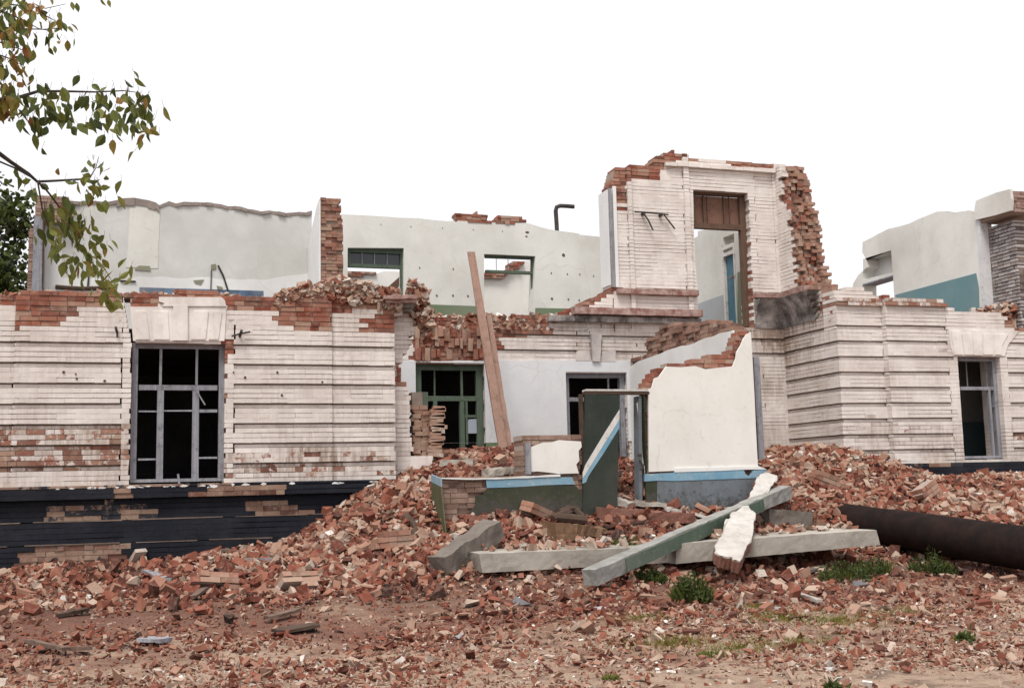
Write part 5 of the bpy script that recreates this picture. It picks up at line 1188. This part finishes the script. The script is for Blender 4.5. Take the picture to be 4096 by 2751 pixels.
heap('pile of brick seen through the porch doorway', [(xl1+.3, xL-.1, -.6, .6, lambda a, d=dz: 2.12 - d + .1*math.sin(a*9)) for dz in np.arange(0, 1.25, .08)], 24, .1, .22)

# lumps of bricks still held by mortar
for z_, q, nb, lab in ((Mz, (300, 640), 3, 'lump of three brick courses on the left rubble mound'), (C, (2000, 900), 2, 'bonded pair of brick courses on the left rubble slope'), (N, (1000, 230), 3, 'bonded brick lump high on the right mound'),
    (N, (1700, 300), 3, 'bonded brick lump behind the steel pipe'), (Mz, (1250, 430), 2, 'bonded bricks against the low green wall'), (C, (1450, 900), 2, 'bonded brick lump half way up the left slope')):
    f, mo = MB(), MB(); hw = random.uniform(.22, .34)
    brickwork(f, mo, 'y', -.13, [(-hw, -.02), (hw*.8, -.05), (hw, nb*.05), (hw*.4, nb*.077), (-hw*.7, nb*.085)], .26, (), 0, [], None, .07, paint=.0, dust=(.3, 1.0), jit=.012)
    rt_ = thing('masonry_lump', lab, 'rubble chunk'); a_ = f.build('brick_piece', M_WB, rt_); b_ = mo.build('mortar_bed', M_WM, rt_)
    p = atT(z_, q, .02); rt_.location = (p[0], p[1], tz(p[0], p[1])+.03); rt_.rotation_euler = (random.uniform(-.7, .3), random.uniform(-.4, .4), random.uniform(-.8, .8))
# 300 single bricks and lumps that show largest
protos = []
for i in range(18):
    v = chunks(1, np.array([1.0]), .12 if i < 8 else .28, 1.0 if i < 12 else 0.0)[0]
    me = bpy.data.meshes.new('broken_brick'); bm = bmesh.new(); vs = [bm.verts.new(q) for q in v]
    for q in FQ: bm.faces.new([vs[k] for k in q])
    bmesh.ops.bevel(bm, geom=bm.edges[:], offset=.035, segments=1, affect='EDGES')
    if i % 2: bmesh.ops.subdivide_edges(bm, edges=bm.edges[:], cuts=1)
    for q in bm.verts: q.co += Vector(rng.uniform(-.02, .02, 3))
    bm.to_mesh(me); bm.free()
    tone = [.22, .38, .5, .62, .75, .86][i % 6]
    at = me.attributes.new('col', 'FLOAT_COLOR', 'FACE'); at.data.foreach_set('color', np.tile(np.array([0, tone, 0, 1], np.float32), len(me.polygons)))
    me.materials.append(M_RUB); protos.append((me, tone))
ZONES = [  # label text, x0, x1, y0, y1, count, size range
    ('loose on the slope below the navy plinth', -2.5, 2.6, -4.5, -.6, 46, .09, .17),
    ('on the mound left of the low porch wall', 2.2, 4.4, -3.4, -.4, 40, .10, .19),
    ('among the debris between porch and slabs', 4.6, 10.0, -3.0, -1.85, 40, .10, .19),
    ('on the mound below the right wing', 10.4, 17.0, -1.9, .9, 56, .11, .21),
    ('in the ground before the slabs', 3.0, 10.5, -7.2, -4.4, 54, .09, .17),
    ('in the near foreground', .5, 6.5, -9.4, -7.2, 34, .06, .13),
    ('in the ground below the steel pipe', 9.0, 13.5, -6.0, -3.4, 24, .09, .17)]
for (where, x0, x1, y0, y1, cnt, s0, s1) in ZONES:
    x, y = scatter(cnt*3, x0, x1, y0, y1); x, y = x[:cnt], y[:cnt]
    for a, b_ in zip(x, y):
        me, tone = protos[random.randrange(len(protos))]
        s = random.uniform(s0, s1); o = bpy.data.objects.new('broken_brick', me); COL.objects.link(o)
        pale = tone > .55
        o.location = (a, b_, tz(a, b_) + s*.2); o.scale = (s, s, s)
        o.rotation_euler = (random.gauss(0, .3), random.gauss(0, .3), random.uniform(0, 6.28))
        tag(o, ('pale pinkish' if pale else 'dark red') + ' broken brick lying ' + where, 'brick', ('pale' if pale else 'red') + ' bricks ' + where)

# ================================================================== PLANTS
def leafmat(name):
    m, t, b = nodes(name); r, g, d = colattr(t)
    c = rmp(t, g, [(0, (.02, .03, .011)), (.3, (.075, .10, .022)), (.6, (.20, .21, .045)), (.78, (.22, .17, .03)), (1, (.26, .10, .03))])
    n = nz(t, 30, 3, .6); c = mix(t, rmp(t, n, [(.4, 0.0), (.7, .35)]), c, (.03, .035, .012))
    t.links.new(c, b.inputs['Base Color']); b.inputs['Roughness'].default_value = .55
    tr = t.nodes.new('ShaderNodeBsdfTranslucent'); ms = t.nodes.new('ShaderNodeMixShader'); ms.inputs[0].default_value = .3
    t.links.new(c, tr.inputs['Color']); o_ = [n_ for n_ in t.nodes if n_.type == 'OUTPUT_MATERIAL'][0]
    t.links.new(b.outputs[0], ms.inputs[1]); t.links.new(tr.outputs[0], ms.inputs[2]); t.links.new(ms.outputs[0], o_.inputs['Surface'])
    return m
M_LEAF = leafmat('leaf_green'); 
def leaf(mb, base, d, L_, w_, tone, flat=None):
    d = Vector(d).normalized(); s = d.cross(Vector(flat) if flat is not None else Vector(rng.normal(size=3))).normalized(); n = s.cross(d)
    base = Vector(base); b0 = len(mb.v); fold = random.uniform(.1, .35)*w_; bend = random.uniform(-.2, .2)*L_
    prof = ((0, 0), (.12, .55), (.35, 1.0), (.6, .85), (.85, .3), (1.0, 0.0))
    for t, k in prof:
        c = base + d*L_*t + n*bend*t*t
        mb.v.extend([tuple(c - s*w_/2*k + n*fold*k), tuple(c), tuple(c + s*w_/2*k + n*fold*k)])
    for i in range(len(prof)-1):
        o = b0 + 3*i; cc = (0, tone, 0, 1)
        mb.face([o, o+1, o+4, o+3], cc); mb.face([o+1, o+2, o+5, o+4], cc)
def blade_clump(mb, c, r, h, n, tones, lean=.5, wid=.012):
    for i in range(n):
        a = random.uniform(0, 6.28); q = r*math.sqrt(random.random())
        p = Vector((c[0]+q*math.cos(a), c[1]+q*math.sin(a), c[2]))
        hh = h*random.uniform(.4, 1.0)*(1-.5*(q/r)**2)
        d = Vector((math.cos(a)*lean*random.random(), math.sin(a)*lean*random.random(), 1)).normalized()
        leaf(mb, p, d, hh, wid*random.uniform(.7, 1.4), random.uniform(*tones))
def weed(label, z_, q, r, h, n, tones=(.1, .5), leafy=True, name='weed', cat='weed'):
    p = atT(z_, q, .02); p[2] = tz(p[0], p[1])
    mb = MB()
    blade_clump(mb, p, r, h, int(n*.4) if leafy else n, tones, .9, .014)
    if leafy:
        hub = [(random.uniform(0, 6.28), r*math.sqrt(random.random()), random.uniform(.5, 1.1)) for _ in range(max(10, n//18))]
        for i in range(int(n*1.3)):
            a, qq, hk = hub[i % len(hub)]; a += random.gauss(0, .25); qq = abs(qq + random.gauss(0, r*.14)); hh = h*random.uniform(.1, .95)*hk*max(.15, 1-.6*(qq/r)**2)
            leaf(mb, (p[0]+qq*math.cos(a), p[1]+qq*math.sin(a), p[2]+hh), rng.normal(size=3)+np.array([0, 0, .2]), random.uniform(.035, .085), random.uniform(.016, .036), random.uniform(*tones)*.65)
    tag(mb.build(name, M_LEAF), label, cat, 'weeds growing in the rubble')
weed('round dark green weed below the white chunk', N, (120, 985), .22, .40, 520)
weed('low green weed touching the lower end of fallen post', Mz, (1990, 850), .22, .22, 340, (.1, .45))
weed('broad dark green weed under the lifted slab end', N, (1130, 835), .36, .30, 360)
weed('green weed between slab end and pipe', N, (1350, 800), .28, .32, 260)
weed('sparse green weed beside the steel pipe', N, (1700, 790), .26, .34, 300, (.1, .45))
weed('thin green weed near the wooden stake', N, (1800, 800), .2, .2, 200, (.1, .45))
weed('leafy green sprout on the concrete slab', Mz, (1680, 740), .16, .30, 120, (.15, .5))
weed('weed tuft growing on the slab beneath the post', Mz, (1850, 640), .24, .22, 320, (.15, .5))
weed('tiny bright green tuft in the centre foreground', Mz, (1740, 1500), .07, .07, 90, (.3, .6), False)
weed('small dark weed at the bottom edge', N, (1090, 1560), .09, .05, 70, (.2, .5), True)
weed('small green weed left of the foreground bricks', N, (1940, 1245), .10, .13, 90, (.2, .55))
weed('bright green grass tuft at lower centre right', N, (250, 1345), .12, .10, 120, (.3, .6), False)
weed('dry brown weed stalks against the pipe', N, (1375, 570), .12, .45, 60, (.8, 1.0), False)
mb = MB()
for z_, q, r, n in ((N, (700, 1110), .38, 420), (N, (1080, 1130), .5, 600), (N, (430, 1310), .4, 360), (N, (560, 1035), .2, 150), (N, (1530, 1065), .3, 200), (Mz, (1950, 1110), .4, 250), (Mz, (2100, 1290), .4, 250), (N, (60, 1270), .4, 260), (N, (850, 1270), .3, 180)):
    for i in range(n):
        p = atT(z_, q, .0); a = random.uniform(0, 6.28); k = r*abs(random.gauss(0, .6)); x_, y_ = p[0]+k*1.6*math.cos(a), p[1]+k*math.sin(a)
        leaf(mb, (x_, y_, tz(x_, y_)), (random.gauss(0, .6), random.gauss(0, .6), 1), random.uniform(.03, .10), random.uniform(.004, .009), random.uniform(.4, .85))
tag(mb.build('grass', M_LEAF), 'thin yellowing grass among the rubble at right', 'grass', kind='stuff')

# tree reaching in from the left, trunk outside the picture
tr_ = thing('tree', 'autumn tree with drooping olive and brown leaves reaching in at left', 'tree')
DT = 6.2
def tp_(q, dd=0): return atD(T(*q), DT+dd)
br = MB(); cr = MB()
def limb(pts, r0, r1): n = len(pts); br.tube(pts, [r0 + (r1-r0)*i/(n-1) for i in range(n)], 7)
def leaves_on(path, per, L_=(.062, .102), tones=(.2, .62), up=.15, spread=.05, brown=.07):
    for (a, b2) in zip(path[:-1], path[1:]):
        n = max(1, int(np.linalg.norm(b2-a)*per*1.5))
        for i in range(n):
            p = a + (b2-a)*random.random() + rng.normal(0, spread, 3)*np.array([1, 1.5, 1]) - np.array([0, 0, spread*.8])
            d = np.array([random.gauss(.15, .5), random.gauss(0, .5), -1.0 if random.random() > up else random.uniform(-.2, .5)])
            ll = random.uniform(*L_); tone = random.uniform(.7, 1.0) if random.random() < brown else random.uniform(*tones)
            leaf(cr, p, d, ll, ll*random.uniform(.42, .6), tone)
            br.tube([a + (b2-a)*random.random()*.0 + (p-a)*1.0 + np.array([random.gauss(0, .01), 0, random.uniform(.02, .05)]), p], .0012, 4, cap=False)
def path(q, dd=0.0): return [tp_(k, dd + .12*i) for i, k in enumerate(q)]
p1 = path([(-260, 560), (0, 522), (100, 510), (200, 478), (330, 478), (500, 482), (650, 475), (735, 487)])
limb(p1, .014, .002); leaves_on(p1[1:], 62, up=.2, brown=.06)
leaves_on(path([(520, 510), (560, 580), (590, 650)]), 50, brown=.1); leaves_on(path([(660, 500), (720, 530), (760, 590)]), 85, tones=(.1, .5)); leaves_on(path([(710, 600), (760, 650)]), 55, tones=(.5, .9), brown=.3)
leaves_on(path([(130, 520), (190, 580), (240, 640)]), 45, tones=(.1, .5)); leaves_on(path([(370, 510), (390, 600)]), 55, tones=(.1, .5)); leaves_on(path([(270, 510), (290, 600)]), 45)
leaves_on(path([(0, 450), (50, 500), (60, 560)]), 90, tones=(.3, .9), brown=.4)
p2 = path([(-300, 640), (-100, 735), (0, 806), (60, 850), (150, 910), (195, 950), (300, 945), (430, 937), (470, 930), (500, 880), (516, 820)], .1)
limb(p2, .016, .002); limb(path([(-120, 800), (0, 846), (80, 880), (160, 925)], .1), .006, .005)
leaves_on(p2[3:6], 20); leaves_on(p2[6:9], 26, up=.4); leaves_on(p2[8:], 36, up=.6); leaves_on(path([(470, 960), (540, 990)], .5), 70, tones=(.4, .65))
p3 = path([(195, 950), (235, 985), (275, 1035), (330, 1110), (370, 1200), (430, 1320), (500, 1350), (545, 1400), (590, 1480)], .3)
limb(p3, .007, .002); leaves_on(p3[2:6], 78, tones=(.3, .66), up=.1, spread=.055); leaves_on(p3[5:], 42, tones=(.4, .75), brown=.3)
leaves_on(path([(400, 1120), (460, 1160), (500, 1240)], .6), 62, tones=(.35, .65)); leaves_on(path([(290, 1040), (300, 1100)], .4), 60, tones=(.25, .5)); leaves_on(path([(350, 1300), (400, 1360)], .5), 60, tones=(.4, .7))
limb(path([(198, 955), (222, 1100), (252, 1180), (295, 1225)], .2), .005, .003); leaves_on(path([(252, 1180), (300, 1240)], .3), 60, tones=(.4, .65))
leaves_on(path([(530, 1430), (560, 1480), (590, 1500)], .8), 50, tones=(.45, .7))
for q in ([(-200, -60), (0, 58), (110, 100), (200, 150), (270, 165)], [(-150, -80), (0, 20), (130, 32), (240, 45), (345, 22)], [(-100, 120), (0, 140), (60, 150), (230, 155), (310, 148), (370, 140)], [(-150, 180), (0, 222), (80, 250), (190, 285)], [(200, 40), (240, 85), (300, 115)], [(-100, 260), (0, 290), (60, 310), (110, 340)], [(-100, 360), (20, 400)]):
    pp = path(q, .0); limb(pp, .006, .0015); leaves_on(pp[1:3] if len(pp) > 3 else pp, 60, (.05, .085), (.2, .8), .1, .06, .4)
    leaves_on(pp[2:], 14, (.04, .075), (.2, .7), .2, .02, .3)
for i in range(190):
    x_ = random.uniform(-160, 175)*random.random()**.3; y_ = random.uniform(-60, 360)
    p = tp_((x_, y_), random.uniform(-.4, .5)); ll = random.uniform(.045, .085)
    leaf(cr, p, (random.gauss(0, .5), random.gauss(0, .5), -1), ll, ll*.5, random.uniform(.7, 1) if random.random() < .42 else random.uniform(.1, .6))
for q in ((260, 225), (255, 250), (285, 240), (370, 125), (355, 140), (565, 0), (400, 15), (375, 10), (525, -10)):
    ll = random.uniform(.04, .06); leaf(cr, tp_(q), (random.gauss(.3, .4), 0, -1), ll, ll*.5, random.uniform(.3, .9))
base = tp_((-900, 700), .4); base[2] = 0
tk = MB(); top_ = base + np.array([.1, .2, 4.6]); tk.tube([base + np.array([0, 0, -.1]), base + np.array([0, 0, .3]), base + np.array([.04, .05, 1.5]), base + np.array([.05, .1, 3.0]), top_], [.19, .15, .12, .1, .06], 12)
for q in (p1[0], p2[0], tp_((-200, -60)), tp_((-150, -80)), tp_((-100, 120)), tp_((-150, 180)), tp_((-100, 260)), tp_((-100, 360)), tp_((-120, 800))):
    z_ = np.clip(q[2]-.5, 1.2, 4.5); s_ = base + np.array([.05, .1, z_]); tk.tube([s_, s_*.5 + q*.5 + np.array([0, 0, .12]), q], [.05, .03, .012], 7)
tk.build('trunk', M_BARK, tr_); br.build('branch', M_BARK, tr_); cr.build('crown', M_LEAF, tr_)

# far tree behind the left end of the ruin
def far_tree(label, cx, cy, h, rad, n, tones=(.0, .42)):
    r_ = thing('tree', label, 'tree', None)
    tb = MB(); tb.tube([(cx, cy, -.1), (cx+.1, cy, h*.4), (cx, cy, h*.85)], [.3, .2, .06], 8)
    for i in range(9):
        a = random.uniform(0, 6.28); z0 = h*random.uniform(.3, .7); e = (cx+math.cos(a)*rad*.7, cy+math.sin(a)*rad*.7, z0+h*.2); tb.tube([(cx, cy, z0), e], [.08, .02], 5)
    tb.build('trunk', M_BARK, r_)
    cb = MB(); cl_ = []
    for i in range(70):
        v = rng.normal(size=3); v /= np.linalg.norm(v); q = random.random()**.4; cl_.append((cx+v[0]*rad*q, cy+v[1]*rad*q, h*.58+v[2]*h*.44*q))
    for i in range(n):
        c = cl_[random.randrange(70)]; p = np.array(c) + rng.normal(0, .30, 3); ll = random.uniform(.13, .26)
        leaf(cb, p, rng.normal(size=3)+np.array([0, 0, -.4]), ll, ll*.6, random.uniform(*tones))
    cb.build('crown', M_LEAF, r_)
q = atY(P(10, 560), 17.0)
far_tree('dark bushy tree standing behind the left end of the ruin', q[0]-1.3, 17.0, 11.0, 2.6, 16000)
